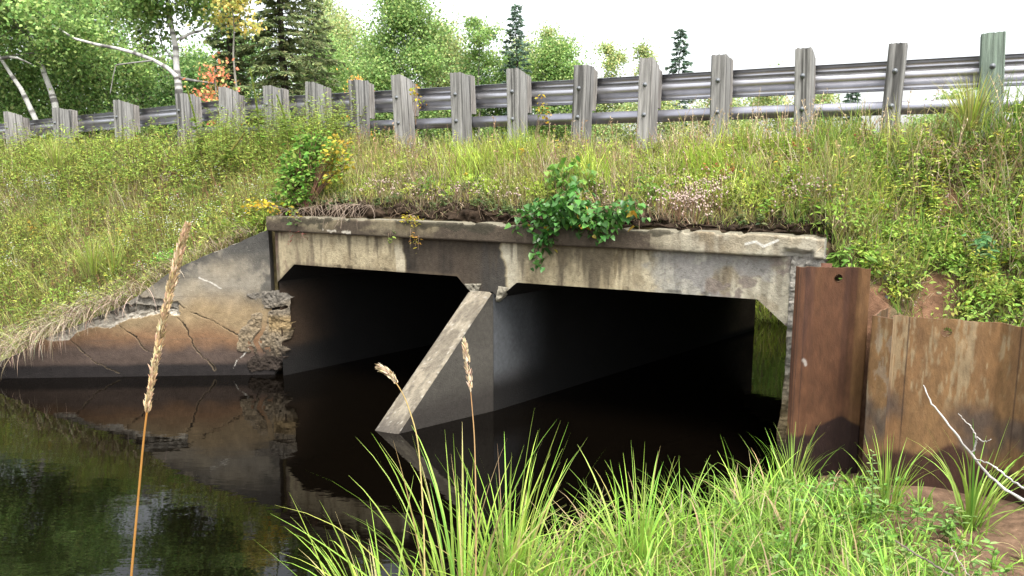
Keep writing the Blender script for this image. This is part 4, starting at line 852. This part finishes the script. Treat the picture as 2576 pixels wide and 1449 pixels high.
# fluffy pinkish clover heads on the right
mb = MB()
def fluff(n, s0, s1, t0, t1, r0, h0, h1, seed, c=(.36, .275, .235)):
    s, t, p = slope_pts(n, s0, s1, t0, t1); k = thin(s, t, 2.0, seed, .4, .58)
    for b in p[k]:
        h = rng.uniform(h0, h1); q = limb(b, A([rng.normal(0, .3), rng.normal(0, .25) - .2, 1]), h, 2, 0, .1); mb.tube(q, [.0025, .002, .0018], (.22, .13, .08), 3, False)
        for e in range(rng.integers(1, 4)):
            o = q[-1] + rng.normal(0, .022, 3) * (e > 0); r = r0 * rng.uniform(.7, 1.3); V = o + A([[1, 0, 0], [0, 1, 0], [-1, 0, 0], [0, -1, 0], [0, 0, 1.4], [0, 0, -1.2]]) * r
            mb.add(V, None, A(c) * rng.uniform(.75, 1.15), [[0, 1, 4], [1, 2, 4], [2, 3, 4], [3, 0, 4], [1, 0, 5], [2, 1, 5], [3, 2, 5], [0, 3, 5]])
fluff(1500, 4.2, 7.0, .05, .40, .0095, .10, .25, 451); fluff(420, 1.0, 4.2, .10, .4, .009, .08, .18, 452); fluff(150, .3, 7.5, .3, 1, .007, .15, .35, 453)
tag(mb.build('clover_heads', M_dry, base=L(5, .6, 2.1)), 'fluffy pinkish seed heads of clover above the right end of the culvert', 'wildflowers', kind='stuff')
# bleached dead grass hanging over the wing wall
mb = MB(); n = 1500; a = rng.uniform(1.2, 3.7, n) ; keep = rng.uniform(0, 1, n) < (.15 + .85 * ss(1.4, 2.2, a)); a = a[keep]; n = len(a)
b = WP(a, rng.uniform(-.01, .3, n), np.interp(a, WA, WZ) + rng.uniform(.0, .16, n)); hd = np.arctan2(*(ES * WNRM[0] + EN * WNRM[1])[[1, 0]]) + rng.normal(-.25, .6, n)
c = jit_cols([(.34, .27, .19), (.27, .21, .15), (.40, .33, .24), (.20, .15, .10)], n, .2)
mb.blades(b, hd, rng.uniform(.25, .62, n), rng.uniform(.004, .008, n), rng.uniform(.5, 1.5, n), rng.uniform(.9, 1.9, n), c, c, 5)
n = 500; a = rng.uniform(.15, 1.9, n); b = WP(a, rng.uniform(.02, .3, n), np.interp(a, WA, WZ) + rng.uniform(.0, .08, n)); hd = math.atan2(*(ES * WDIR[0] + EN * WDIR[1])[[1, 0]]) + rng.normal(0, .7, n)
c = jit_cols([(.30, .24, .17), (.24, .18, .12)], n, .2); mb.blades(b, hd, rng.uniform(.15, .45, n), rng.uniform(.003, .005, n), rng.uniform(.8, 1.5, n), rng.uniform(.1, .6, n), c, c, 4)
tag(mb.build('dead_grass', M_dry, base=WP(2.5, 0, 0)), 'bleached dead grass hanging over the top of the wing wall', 'dead grass', kind='stuff')
# hanging roots, dead stems and moss in the bare soil step
mb = MB()
for i in range(260):
    s = rng.uniform(.05, 6.2); t = rng.uniform(.03, .25); nn, z = emb(s, t); b = L(s, nn - .02, z + .01); q = limb(b, A([rng.normal(0, .7), -.5 + rng.normal(0, .4), -.4 + rng.normal(0, .4)]), rng.uniform(.06, .35), 5, .5, .22); mb.tube(q, np.linspace(.003, .0012, 6), A((.17, .12, .08)) * rng.uniform(.5, 1.6), 3, False)
for i in range(90):
    s = rng.uniform(.05, 1.5); nn, z = emb(s, .05); b = L(s, nn - .03, z + .03); q = limb(b, A([rng.normal(0, .8), -1.0, rng.uniform(-.1, .5)]), rng.uniform(.15, .42), 6, 1.5, .15); mb.tube(q, np.linspace(.0035, .0014, 7), A((.22, .17, .13)) * rng.uniform(.5, 1.3), 3, False)
tag(mb.build('roots', M_dry, base=L(3, .2, 1.9)), 'thin bare roots and dead stems hanging from the soil above the coping', 'roots', kind='stuff')
# grass of the far bank seen through the right barrel, and verge behind the rails
mb = MB(); n = 9000; s = rng.uniform(3.4, 8, n); nn = 6.25 + np.maximum(0, 3.9 - s) * .9 + rng.uniform(-.15, 2.3, n); p = L(s, nn, far_z(s, nn)); lowb = (nn - 6.25 - np.maximum(0, 3.9 - s) * .9) < .75; c = np.where(lowb[:, None], jit_cols(LIME + [(.48, .46, .16)], n, .25), jit_cols(GRN, n, .25)) * (.45 + 1.1 * fbm(s * 5, nn * 4, 499))[:, None]
mb.blades(p, np.full(n, math.atan2(-EN[1], -EN[0])) + rng.normal(0, .9, n), rng.uniform(.25, .6, n), rng.uniform(.008, .014, n), np.abs(rng.normal(.2, .3, n)), rng.uniform(.5, 1.7, n), c * .8, c, 3)
n = 7000; s = rng.uniform(-14, 12, n); nn = rng.uniform(2.1, 2.75, n); p = L(s, nn, 2.67 + 0 * s); c = jit_cols(YG + TAN, n, .2); mb.blades(p, rng.uniform(0, 6.3, n), rng.uniform(.08, .24, n), rng.uniform(.006, .01, n), np.abs(rng.normal(0, .3, n)), rng.uniform(.1, .9, n), c * .8, c, 3)
m = 2600; k = rng.integers(0, 26, m); cs = rng.uniform(3.6, 7.2, 26); cn = rng.uniform(6.9, 8.3, 26); pc = [[(.10, .19, .04)], [(.14, .25, .05)], [(.40, .16, .05)], [(.18, .30, .06)]]
pos = L(cs[k], cn[k], far_z(cs[k], cn[k]) + .15) + rng.normal(0, .15, (m, 3)); cc_ = A([pc[(0, 1, 3, 0, 1, 2, 3)[q % 7]][0] for q in k]); mb.leaves(pos, rng.normal(0, 1, (m, 3)), .07 * rng.uniform(.6, 1.3, m), .04, cc_ * rng.uniform(.7, 1.3, (m, 1)), 'ovate')
tag(mb.build('verge_grass', M_grass, base=L(3, 4, 2)), 'grass of the verge under the rails and of the far bank behind the culvert', 'grass', kind='stuff')

# ================================================================= SINGLE PLANTS ON THE SLOPE
def shrub(name, root, blobs, label, cat, pal, leaf, aspect, shape, n_stem, stem_col, stem_r=.005, mat=None, per=12, droopy=.2, group=None, up=.6):
    """blobs: (centre xyz, radius xyz, leaf count, palette or None)"""
    th = thing(name, root, label, cat, group); ms = MB(); ml = MB(); root = A(root)
    for c, r, n, p2 in blobs:
        c = A(c); r = A(r); k = max(2, n // per); tips = c + nrm(rng.normal(size=(k, 3))) * rng.uniform(.15, 1, (k, 1)) ** .5 * r; PO = []; AXI = []
        for tp in tips:
            mid_ = root * .45 + tp * .55 + A([0, 0, .3 * np.linalg.norm(tp - root) * .5]) + rng.normal(0, .03, 3); tt = np.linspace(0, 1, 7)[:, None]
            q = root * (1 - tt) ** 2 + mid_ * 2 * tt * (1 - tt) + tp * tt ** 2; q = q + rng.normal(0, .006, q.shape); ms.tube(q, np.linspace(stem_r, .0018, 7), A(stem_col) * rng.uniform(.7, 1.3), 4, False)
            w = rng.uniform(.62, 1.02, per); pp = np.stack([np.interp(w, np.linspace(0, 1, 7), q[:, j]) for j in range(3)], 1) + rng.normal(0, leaf * .55, (per, 3)); PO.append(pp); AXI.append(nrm(rng.normal(size=(per, 3)) * A([1, 1, .4])) + A([0, -.25, -droopy]))
        PO, AXI = np.concatenate(PO), np.concatenate(AXI); m = len(PO); sz_ = leaf * rng.uniform(.6, 1.25, m)
        ml.leaves(PO, AXI, sz_, sz_ * aspect, jit_cols(p2 or pal, m, .17), shape, upj=up)
    ms.build('stems', M_bark, th); ml.build('leaves', mat or M_leaf, th); return th
pxm = 8.6 / FPX
def pn(u, v, n0): return onn(u, v, n0)
GB = [(.15, .30, .05), (.18, .33, .06), (.10, .21, .04), (.24, .36, .07)]
shrub('shrub', L(.42, .22, 2.0), [(pn(775, 400, .45), (.38, .25, .34), 800, None), (pn(750, 470, .25), (.33, .2, .24), 640, None), (pn(860, 400, .4), (.16, .2, .35), 330, [(.46, .38, .05), (.40, .33, .05), (.22, .32, .06), (.2, .30, .06)]), (pn(790, 340, .6), (.25, .2, .12), 260, None)], 'bushy shrub with small green and yellow leaves above the left end of the culvert', 'shrub', GB, .066, .62, 'ovate', 0, (.16, .09, .06))
shrub('shrub', L(.28, .15, 1.98), [(pn(665, 520, -.05), (.30, .12, .10), 90, None), (pn(725, 555, -.12), (.14, .08, .13), 44, [(.16, .22, .06), (.36, .30, .04), (.12, .19, .06)]), (pn(620, 515, .05), (.14, .1, .06), 30, None)], 'low spray of yellow leaves on grey twigs drooping over the corner of the wing wall', 'shrub', [(.62, .50, .05), (.55, .42, .05), (.2, .3, .06), (.55, .36, .04)], .058, .6, 'ovate', 0, (.2, .16, .13))
HG = [(.05, .145, .026), (.066, .185, .032), (.04, .11, .024), (.095, .225, .04)] * 7 + [(.36, .26, .03)]
shrub('leafy_plant', L(3.75, .16, 1.98), [(pn(1430, 520, .0), (.40, .24, .20), 400, None), (pn(1500, 560, -.18), (.30, .14, .14), 260, None), (pn(1440, 440, .6), (.32, .2, .2), 190, [(.12, .26, .04), (.16, .31, .05), (.09, .21, .035)]), (pn(1330, 550, -.05), (.17, .16, .14), 90, None), (pn(1590, 530, -.05), (.24, .16, .12), 100, None), (pn(1372, 615, -.15), (.12, .07, .16), 66, [(.05, .15, .03), (.04, .11, .025)]), (pn(1358, 668, -.14), (.05, .05, .09), 22, None)],
      'lush plant with heart-shaped green leaves spilling over the culvert edge', 'plant', HG, .074, .78, 'heart', 0, (.12, .08, .05), mat=M_gloss, droopy=.75, up=.4)
YS = [(.42, .36, .03), (.3, .32, .04), (.48, .34, .04)]
shrub('hanging_sprig', L(su(1035), .05, 2.0), [(pn(1022, 550, -.1), (.06, .04, .06), 48, None), (pn(1042, 560, -.1), (.05, .04, .05), 36, None), (pn(1045, 622, -.12), (.06, .03, .06), 36, [(.32, .27, .04), (.35, .2, .05)])], 'small yellow-leaved sprig hanging down the dark middle of the beam', 'plant', YS, .042, .32, 'narrow', 0, (.22, .16, .12), stem_r=.003)
shrub('hanging_sprig', L(su(975), .05, 1.97), [(pn(972, 605, -.1), (.07, .03, .04), 10, None)], 'tiny green trailing sprig on the beam left of the yellow one', 'plant', GB, .05, .45, 'ovate', 0, (.2, .15, .1), stem_r=.002, per=5)
shrub('hanging_sprig', L(su(735), .05, 1.97), [(pn(735, 605, -.1), (.05, .03, .04), 22, None), (pn(765, 598, -.1), (.04, .03, .03), 16, None)], 'dry reddish leaf clusters hanging at the left end of the beam', 'plant', [(.2, .05, .04), (.25, .08, .06)], .035, .3, 'narrow', 0, (.2, .15, .12), stem_r=.002, per=8)
for (u, v, lab) in ((1640, 470, 'grey-green weed rosette above the right half of the coping'), (2490, 605, 'blue-green leafy weed on the right bank'), (2110, 650, 'green weed growing just behind the tall sheet pile'), (1085, 470, 'small weed with broad leaves in the tan grass')):
    n0 = {1640: .42, 2490: .35, 2110: .05, 1085: .5}[u]; c = pn(u, v, n0); shrub('weed', c - A([0, 0, .12]), [(c, (.13, .12, .08), 60, None)], lab, 'plant', [(.10, .22, .09), (.14, .26, .10)] if u == 2490 else [(.14, .26, .05), (.19, .31, .06)], .085, .34, 'narrow', 0, (.12, .14, .05), stem_r=.003)
for (u, v, n0, lab) in ((1352, 262, 1.9, 'young aspen sapling with yellow leaves in front of the rail between two posts'), (1048, 232, 2.0, 'yellow-leaved vine at the right side of a post'), (880, 360, 1.3, 'yellow leaf spray behind the shrub below the rail')):
    c = pn(u, v, n0); shrub('sapling', c - A([.02, 0, .42]), [(c, (.16, .1, .2), 40, None)], lab, 'plant', [(.46, .34, .04), (.40, .22, .04), (.20, .28, .05), (.5, .4, .06)], .05, .7, 'ovate', 0, (.2, .14, .1), stem_r=.0035, per=7)
# tall flowering spikes
def spike(u0, v0, u1, v1, n0, lab, pal=((.26, .33, .07), (.22, .29, .06))):
    a, b = pn(u0, v0, n0), pn(u1, v1, n0); th = thing('flower_spike', a, lab, 'plant', 'tall green flower spikes below the rail'); t = np.linspace(0, 1, 9)[:, None]; q = a + (b - a) * t + A([0, 0, 0]) + np.sin(t * 3.1) * A([.03, 0, 0]); ms = MB(); ms.tube(q, np.linspace(.007, .003, 9), (.2, .2, .07), 5, False); ms.build('stem', M_leaf, th)
    ml = MB(); m = 420; w = rng.uniform(.45, 1, m); pp = np.stack([np.interp(w, t[:, 0], q[:, j]) for j in range(3)], 1); an = rng.uniform(0, 6.28, m); ml.leaves(pp, np.stack([np.cos(an), np.sin(an), np.full(m, 1.6)], 1), .04 * (1.3 - .8 * w), .013, jit_cols(pal, m, .15), 'rhomb')
    m = 70; w = rng.uniform(.05, .5, m); pp = np.stack([np.interp(w, t[:, 0], q[:, j]) for j in range(3)], 1); an = rng.uniform(0, 6.28, m); ml.leaves(pp, np.stack([np.cos(an), np.sin(an), rng.uniform(-.2, .6, m)], 1), .11, .024, jit_cols([(.17, .25, .05), (.22, .29, .06)], m, .15), 'narrow', upj=.3); ml.build('leaves', M_leaf, th)
spike(655, 380, 628, 172, 1.3, 'tallest upright green flower spike, left of the shrub and reaching above the rail'); spike(505, 390, 466, 212, 1.4, 'green flower spike leaning beside the post below the birch'); spike(725, 360, 696, 240, 1.4, 'shorter green flower spike right of the tallest one')
spike(545, 420, 615, 335, 1.2, 'yellowish flower spike bent over to the right', ((.38, .36, .1), (.33, .33, .1)))
# sedge tufts on the left slope
def tuft(name, p, n, l0, l1, w, pal, lab, cat='grass', spread=.06, lean=.35, bend=1.0, mat=None, segs=6, group=None, dirn=None):
    mb = MB(); p = A(p); a = rng.uniform(0, 6.283, n) if dirn is None else rng.normal(dirn[0], dirn[1], n); r = np.abs(rng.normal(0, spread, n)); b = p + np.stack([np.cos(a) * r, np.sin(a) * r, 0 * r], 1); c = jit_cols(pal, n, .15)
    mb.blades(b, a, rng.uniform(l0, l1, n), w * rng.uniform(.7, 1.3, n), np.abs(rng.normal(0, lean, n)), rng.uniform(.15, bend, n), c * .8, c * 1.05, segs); return tag(mb.build(name, mat or M_grass, base=p), lab, cat, group)
for (u, v, n0, n, lab) in ((235, 690, -.55, 150, 'upright tuft of sedge on the left slope above the dead grass'), (285, 690, -.45, 60, 'smaller yellowish sedge tuft right of the upright one'), (140, 420, .9, 120, 'soft green grass tuft high on the left slope'), (2440, 330, 1.6, 220, 'fine green grass tuft below the green post')):
    tuft('grass_tuft', pn(u, v, n0), n, .35, .62, .009, LIME + YG, lab, group=None)
c = pn(425, 640, -.35); shrub('fern', c - A([0, 0, .1]), [(c, (.2, .12, .06), 130, None)], 'bright green fern patch at the top edge of the wing wall', 'fern', [(.15, .34, .05), (.2, .4, .06)], .06, .25, 'narrow', 0, (.15, .2, .05), stem_r=.003)
# stones
def stone(p, r, col, lab):
    u_, v_ = np.meshgrid(np.linspace(0, 2 * math.pi, 33), np.linspace(0, math.pi, 17), indexing='ij'); d = np.stack([np.cos(u_) * np.sin(v_), np.sin(u_) * np.sin(v_), np.cos(v_)], -1); k = 1 + (fbm(np.cos(u_) * 1.5 + v_ + 7, np.sin(u_) * 1.5 + v_, 470) - .5) * .35
    mb = MB(); mb.grid(A(p) + d * k[..., None] * A(r), A(col) * (.7 + .6 * fbm(np.cos(u_) * 3 + 9, v_ * 3, 471))[..., None]); tag(mb.build('stone', M_rough, smooth=True), lab, 'stone')
def on_emb(u, v, lift=0):
    best = None
    for n0 in np.linspace(-.2, 2, 120):
        q = loc(pn(u, v, n0)); nt_, zt_ = toe(q[0]); nc_, _ = crest(q[0]); t = float(np.clip((q[1] - nt_) / (nc_ - nt_), 0, 1)); z = float(emb(q[0], t)[1])
        if best is None or abs(z - q[2]) < best[0]: best = (abs(z - q[2]), n0)
    return pn(u, v, best[1]) + A([0, 0, lift])
stone(on_emb(2238, 700), (.055, .05, .06), (.25, .27, .29), 'rounded grey stone lying on the soil behind the tall sheet pile'); stone(on_emb(2232, 748), (.02, .02, .018), (.2, .22, .24), 'small grey pebble below the rounded stone'); stone(on_emb(2362, 738), (.02, .02, .014), (.5, .42, .3), 'small pale stone on the bare red soil')

# ================================================================= FOREGROUND
mb = MB()
def fg_pos(n, f):
    """points on the near bank inside the polygon f (world xy)"""
    out = []; f = A(f); lo, hi = f.min(0), f.max(0)
    while len(out) < n:
        q = rng.uniform(lo, hi, (n, 2)); q = q[in_poly(q[:, 0], q[:, 1], [tuple(x) for x in f])]; out += list(q)
    q = A(out[:n]); return np.concatenate([q, near_z(q[:, 0], q[:, 1])[:, None]], 1)
FGP = [(2.5, 6.15), (1.7, 5.55), (.95, 5.0), (.2, 4.6), (-.15, 4.2), (-.1, 3.2), (1.0, 2.6), (3.0, 2.8), (3.3, 4.6), (3.0, 5.35), (2.75, 5.9)]
cent = fg_pos(470, FGP); lush = [(.21, .36, .05), (.22, .40, .05), (.26, .44, .07), (.14, .28, .035), (.30, .44, .09)]
for c in cent:
    m = int(rng.integers(7, 24)); a = rng.uniform(0, 6.283, m); r = np.abs(rng.normal(0, .035, m)); b = c + np.stack([np.cos(a) * r, np.sin(a) * r, 0 * r - .02], 1); soil = ss(2.3, 2.9, c[0]) * (1 - ss(4.9, 5.6, c[1])); 
    if rng.uniform() < soil * .8: continue
    L_ = rng.uniform(.24, .62, m) * rng.uniform(.6, 1.2) * (1 - .35 * ss(5.3, 6.0, c[1])) * (1 - .62 * ss(1.75, 2.5, c[0])); cl = jit_cols(lush, m, .2) * rng.uniform(.62, 1.25); dead = rng.uniform(0, 1, m) < .15; cl[dead] = jit_cols([(.42, .34, .19), (.36, .27, .15)], int(dead.sum()), .15)
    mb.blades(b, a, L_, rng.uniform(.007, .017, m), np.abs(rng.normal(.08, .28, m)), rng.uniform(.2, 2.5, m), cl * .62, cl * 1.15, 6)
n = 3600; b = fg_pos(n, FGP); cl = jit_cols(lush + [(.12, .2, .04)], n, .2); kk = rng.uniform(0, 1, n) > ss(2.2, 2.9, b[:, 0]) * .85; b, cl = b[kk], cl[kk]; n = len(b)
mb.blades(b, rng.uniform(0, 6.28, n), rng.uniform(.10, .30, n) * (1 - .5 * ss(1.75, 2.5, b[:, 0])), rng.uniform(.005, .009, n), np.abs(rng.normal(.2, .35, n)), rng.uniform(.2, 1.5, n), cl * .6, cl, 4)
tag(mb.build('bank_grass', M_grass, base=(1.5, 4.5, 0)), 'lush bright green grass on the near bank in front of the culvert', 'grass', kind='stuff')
# creeping leafy plants in the near grass
mb = MB(); pts = fg_pos(130, [(1.2, 4.6), (2.4, 5.6), (2.9, 4.8), (2.6, 3.4), (1.3, 3.3)]); PO = []; AXI = []; CO = []
for b in pts:
    h = rng.uniform(.12, .30); q = limb(b, A([rng.normal(0, .25), rng.normal(0, .25), 1]), h, 4, 0, .08); mb.tube(q, np.linspace(.003, .0015, 5), (.14, .17, .05), 3, False); m = 14; w = rng.uniform(.25, 1, m); a = rng.uniform(0, 6.28, m); PO.append(np.stack([np.interp(w, np.linspace(0, 1, 5), q[:, j]) for j in range(3)], 1)); AXI.append(np.stack([np.cos(a), np.sin(a), rng.uniform(-.2, .6, m)], 1)); CO.append(jit_cols([(.16, .30, .06), (.2, .35, .09), (.24, .38, .12), (.13, .25, .05)], m, .15))
PO, AXI, CO = map(np.concatenate, (PO, AXI, CO)); mb.leaves(PO, AXI, .055 * rng.uniform(.6, 1.4, len(PO)), .019, CO, 'narrow', upj=.35)
tag(mb.build('bank_weeds', M_leaf, base=(2, 4.5, 0)), 'leafy weeds mixed into the near grass below the sheet piles', 'weeds', kind='stuff')
# single tufts and stems at the water's edge
GT = 'sedge clumps at the water edge'
def gp(u, v):
    z = .1
    for _ in range(12): p = onz(u, v, z); z = float(near_z(p[0], p[1]))
    return A([p[0], p[1], z])
SEDM = [(.26, .44, .06), (.33, .50, .08), (.20, .34, .05), (.38, .50, .11), (.30, .46, .07), (.40, .33, .15), (.34, .46, .09)]
SED = [(.22, .36, .05), (.28, .42, .07), (.18, .30, .045), (.34, .44, .10)]
tuft('sedge_clump', A([-.25, 3.72, .05]), 135, .45, 1.3, .0145, SEDM, 'tall arching sedge clump at the water edge below the slanted pier nose', spread=.16, lean=.30, bend=1.4, group=GT, segs=8)
tuft('sedge_clump', A([-.02, 3.95, .05]), 85, .4, 1.15, .014, SEDM, 'upright sedge clump behind the tall arching one, under the two pale seed heads', spread=.07, lean=.22, bend=.9, group=GT, segs=8)
tuft('sedge_clump', A([-.62, 3.55, .0]), 75, .4, 1.0, .013, SEDM, 'sprawling sedge clump farthest left, blades bent over the water', spread=.1, lean=.6, bend=1.5, group=GT, segs=8, dirn=(2.7, 1.1))
tuft('sedge_clump', A([.75, 4.3, .1]), 85, .3, .8, .013, SEDM, 'sedge clump right of the middle, short of the pale sandy shore', spread=.1, lean=.3, bend=1.1, group=GT, segs=7)
tuft('sedge_clump', gp(2440, 1330), 46, .45, .85, .014, SED, 'coarse broad-bladed sedge clump before the wide sheet pile', spread=.06, lean=.35, bend=1.5, group=GT, segs=8)
tuft('sedge_clump', gp(2230, 1290), 50, .35, .62, .010, SED, 'sedge clump before the seam of the folded and the wide pile', spread=.06, lean=.25, bend=1.0, group=GT, segs=7)
tuft('sedge_clump', gp(1990, 1240), 70, .3, .6, .009, SED, 'bright sedge clump at the foot of the tall sheet pile', spread=.08, lean=.25, bend=1.0, group=GT, segs=7)
tuft('sedge_clump', gp(1880, 1185), 50, .15, .4, .008, [(.12, .26, .05), (.16, .32, .06)], 'dark green fine-leaved clump at the corner where bank, water and column meet', spread=.12, lean=.5, bend=1.4, group=GT, segs=6)
def reed(pts, r0, head_from, lab, stem_c, head_c, fat, nsp=260, ln=.022):
    pts = A(pts); th = thing('reed_stem', pts[0], lab, 'reed', 'dry reed grass stems before the water'); m = 40; t0 = np.linspace(0, 1, len(pts)); t = np.linspace(0, 1, m); q = np.stack([np.interp(t, t0, pts[:, j]) for j in range(3)], 1)
    for _ in range(6): q[1:-1] = (q[:-2] + q[1:-1] * 2 + q[2:]) / 4
    ms = MB(); sc = A(stem_c); ms.tube(q, np.linspace(r0, r0 * .35, m), mix(sc, sc * A([.75, .5, .5]), ss(.3, .9, t) * .8), 8); ms.build('stalk', M_dry, th, smooth=True)
    mh = MB(); w = head_from + (1 - head_from) * rng.uniform(0, 1, nsp) ** .9; pp = np.stack([np.interp(w, t, q[:, j]) for j in range(3)], 1); d = nrm(np.stack([np.interp(w, t, np.gradient(q[:, j])) for j in range(3)], 1)); g = (w - head_from) / (1 - head_from); en = np.sin(np.pi * np.clip(g * .86 + .08, 0, 1)) ** .6
    rad = nrm(rng.normal(size=(nsp, 3))); pp = pp + rad * (fat * en * rng.uniform(.1, 1, nsp))[:, None]; ax_ = d + rad * .28 + rng.normal(0, .09, (nsp, 3)); mh.leaves(pp, ax_, ln * rng.uniform(.7, 1.4, nsp), ln * .3, jit_cols(head_c, nsp, .2), 'ovate', upj=.8, fold=.3); mh.build('seed_head', M_dry, th); return th
Zr = 1.3
reed([at(322, 1560, Zr), at(330, 1449, Zr), at(348, 1250, Zr), at(366, 1050, Zr), at(392, 900, Zr), at(425, 740, Zr), at(448, 650, Zr), at(468, 578, Zr)], .0024, .44, 'tall orange-stemmed dry reed with a long tan seed head at the left, nearest of all', (.25, .125, .03), [(.46, .35, .20), (.36, .26, .14), (.56, .45, .29), (.40, .30, .17)], .0044, 1900, .013)
reed([at(1196, 1560, 3.5), at(1198, 1300, 3.5), at(1194, 1100, 3.5), at(1182, 960, 3.5), at(1168, 862, 3.5)], .004, .70, 'upright pale seed head in front of the pier, right of the nodding one', (.32, .22, .10), [(.50, .42, .29), (.42, .33, .21)], .013, 120, .028)
reed([at(1070, 1560, 3.45), at(1066, 1300, 3.45), at(1052, 1100, 3.45), at(1020, 1000, 3.45), at(985, 945, 3.45), at(960, 928, 3.45)], .004, .72, 'nodding pale seed head bent to the left in front of the pier', (.36, .30, .12), [(.52, .44, .31), (.44, .35, .22)], .013, 120, .028)
# leafy nettle-like stem near the piles
c = gp(2190, 1330); th = thing('nettle', c, 'upright nettle-like weed with paired leaves before the seam of the piles', 'plant'); ms = MB(); q = limb(c, A([0, 0, 1.]), .52, 8, 0, .03); ms.tube(q, np.linspace(.004, .002, 9), (.16, .2, .08), 5, False); ms.build('stem', M_leaf, th); ml = MB(); PO = []; AXI = []; SZ = []
for i in range(16):
    f = .2 + .8 * i / 15; p = A([np.interp(f, np.linspace(0, 1, 9), q[:, j]) for j in range(3)]); a = i * 1.57
    for s_ in (0, math.pi): PO.append(p); AXI.append([math.cos(a + s_), math.sin(a + s_), .25]); SZ.append(.075 * (1.15 - .7 * f))
ml.leaves(A(PO), A(AXI), A(SZ), A(SZ) * .4, jit_cols([(.18, .30, .09), (.24, .36, .12)], len(PO), .1), 'ovate', upj=.2); ml.build('leaves', M_leaf, th)
# dead branches
def branch(paths, lab, col=(.45, .43, .40)):
    th = thing('dead_branch', paths[0][0][0], lab, 'branch')
    for k, (p, r0, r1) in enumerate(paths):
        p = A(p); m = 30; t0 = np.linspace(0, 1, len(p)); t = np.linspace(0, 1, m); q = np.stack([np.interp(t, t0, p[:, j]) for j in range(3)], 1)
        for _ in range(4): q[1:-1] = (q[:-2] + q[1:-1] * 2 + q[2:]) / 4
        q[1:-1] += rng.normal(0, .0022, (m - 2, 3)); mb = MB(); mb.tube(q, np.linspace(r0, r1, m) * (1 + .15 * np.sin(np.arange(m) * 1.9)), mix(A(col), A(col) * .6, vn(np.arange(m) * .5, np.arange(m) * 0, 480 + k)), 7); mb.build('limb' if k == 0 else 'twig', M_bark, th, smooth=True)
k8 = lambda x, y, Z: at((1692 + x * .3494) * .9938, (952 + y * .3494) * .9938, Z)
branch([([k8(2750, 960, 3.7), k8(2576, 900, 3.75), k8(2430, 820, 3.8), k8(2300, 700, 3.85), k8(2190, 560, 3.9), k8(2060, 390, 3.95), k8(1950, 250, 4.0), k8(1880, 160, 4.05), k8(1848, 65, 4.1)], .0085, .003), ([k8(2198, 575, 3.9), k8(2225, 500, 3.88), k8(2232, 435, 3.86), k8(2180, 350, 3.84), k8(2100, 272, 3.82)], .0048, .002), ([k8(2232, 440, 3.86), k8(2270, 472, 3.85), k8(2310, 475, 3.84), k8(2340, 458, 3.83)], .003, .0015), ([k8(2700, 880, 3.6), k8(2576, 820, 3.65), k8(2460, 735, 3.75), k8(2350, 645, 3.8), k8(2215, 595, 3.88)], .006, .0035)], 'bare whitish forked branch leaning up in front of the wide sheet pile')
branch([([k8(1640, 1190, 3.75), k8(1760, 1270, 3.72), k8(1900, 1350, 3.69), k8(2030, 1430, 3.66), k8(2120, 1490, 3.64)], .004, .006)], 'dark bare branch lying in the grass at the bottom right', (.16, .13, .11))
branch([([k8(2050, 1240, 3.7), k8(2100, 1340, 3.66), k8(2160, 1420, 3.62), k8(2200, 1500, 3.6)], .0025, .003)], 'thin pale twig right of the dark branch in the grass', (.40, .33, .30))

# ================================================================= LIGHT, SKY, CAMERA
w = bpy.data.worlds.new('World'); C_.world = w; w.use_nodes = True; N = w.node_tree.nodes; K = w.node_tree.links
sky = N.new('ShaderNodeTexSky'); sky.sky_type = 'NISHITA'; sky.sun_disc = False; SUN_EL, SUN_AZ = math.radians(62), math.radians(160)   # azimuth clockwise from +Y
sky.sun_elevation = SUN_EL; sky.sun_rotation = SUN_AZ; sky.dust_density = 4; sky.air_density = 1.2; sky.ozone_density = 1
hs = N.new('ShaderNodeHueSaturation'); hs.inputs['Saturation'].default_value = .22; K.new(sky.outputs[0], hs.inputs['Color'])
bg = N['Background']; K.new(hs.outputs[0], bg.inputs['Color']); bg.inputs['Strength'].default_value = .15
sl_ = bpy.data.lights.new('sun', 'SUN'); sl_.energy = 1.7; sl_.angle = math.radians(25); sl_.color = (1, .96, .9); so = bpy.data.objects.new('sun', sl_); COL.objects.link(so)
sd = Vector((math.sin(SUN_AZ) * math.cos(SUN_EL), math.cos(SUN_AZ) * math.cos(SUN_EL), math.sin(SUN_EL))); so.rotation_euler = (-sd).to_track_quat('-Z', 'Y').to_euler(); so.location = sd * 30
cam = bpy.data.cameras.new('camera'); co = bpy.data.objects.new('camera', cam); COL.objects.link(co); co.location = EYE; co.rotation_euler = (math.pi / 2 - TH, 0, 0)
cam.sensor_fit = 'HORIZONTAL'; cam.sensor_width = 36; cam.lens = 36 * FPX / 2576; cam.clip_start = .05; cam.clip_end = 3000; C_.camera = co
C_.view_settings.view_transform = 'Standard'; C_.view_settings.look = 'None'; C_.view_settings.gamma = 1; C_.view_settings.exposure = 1.68
C_.cycles.max_bounces = 8; C_.cycles.diffuse_bounces = 3; C_.cycles.transmission_bounces = 4; C_.cycles.use_denoising = True
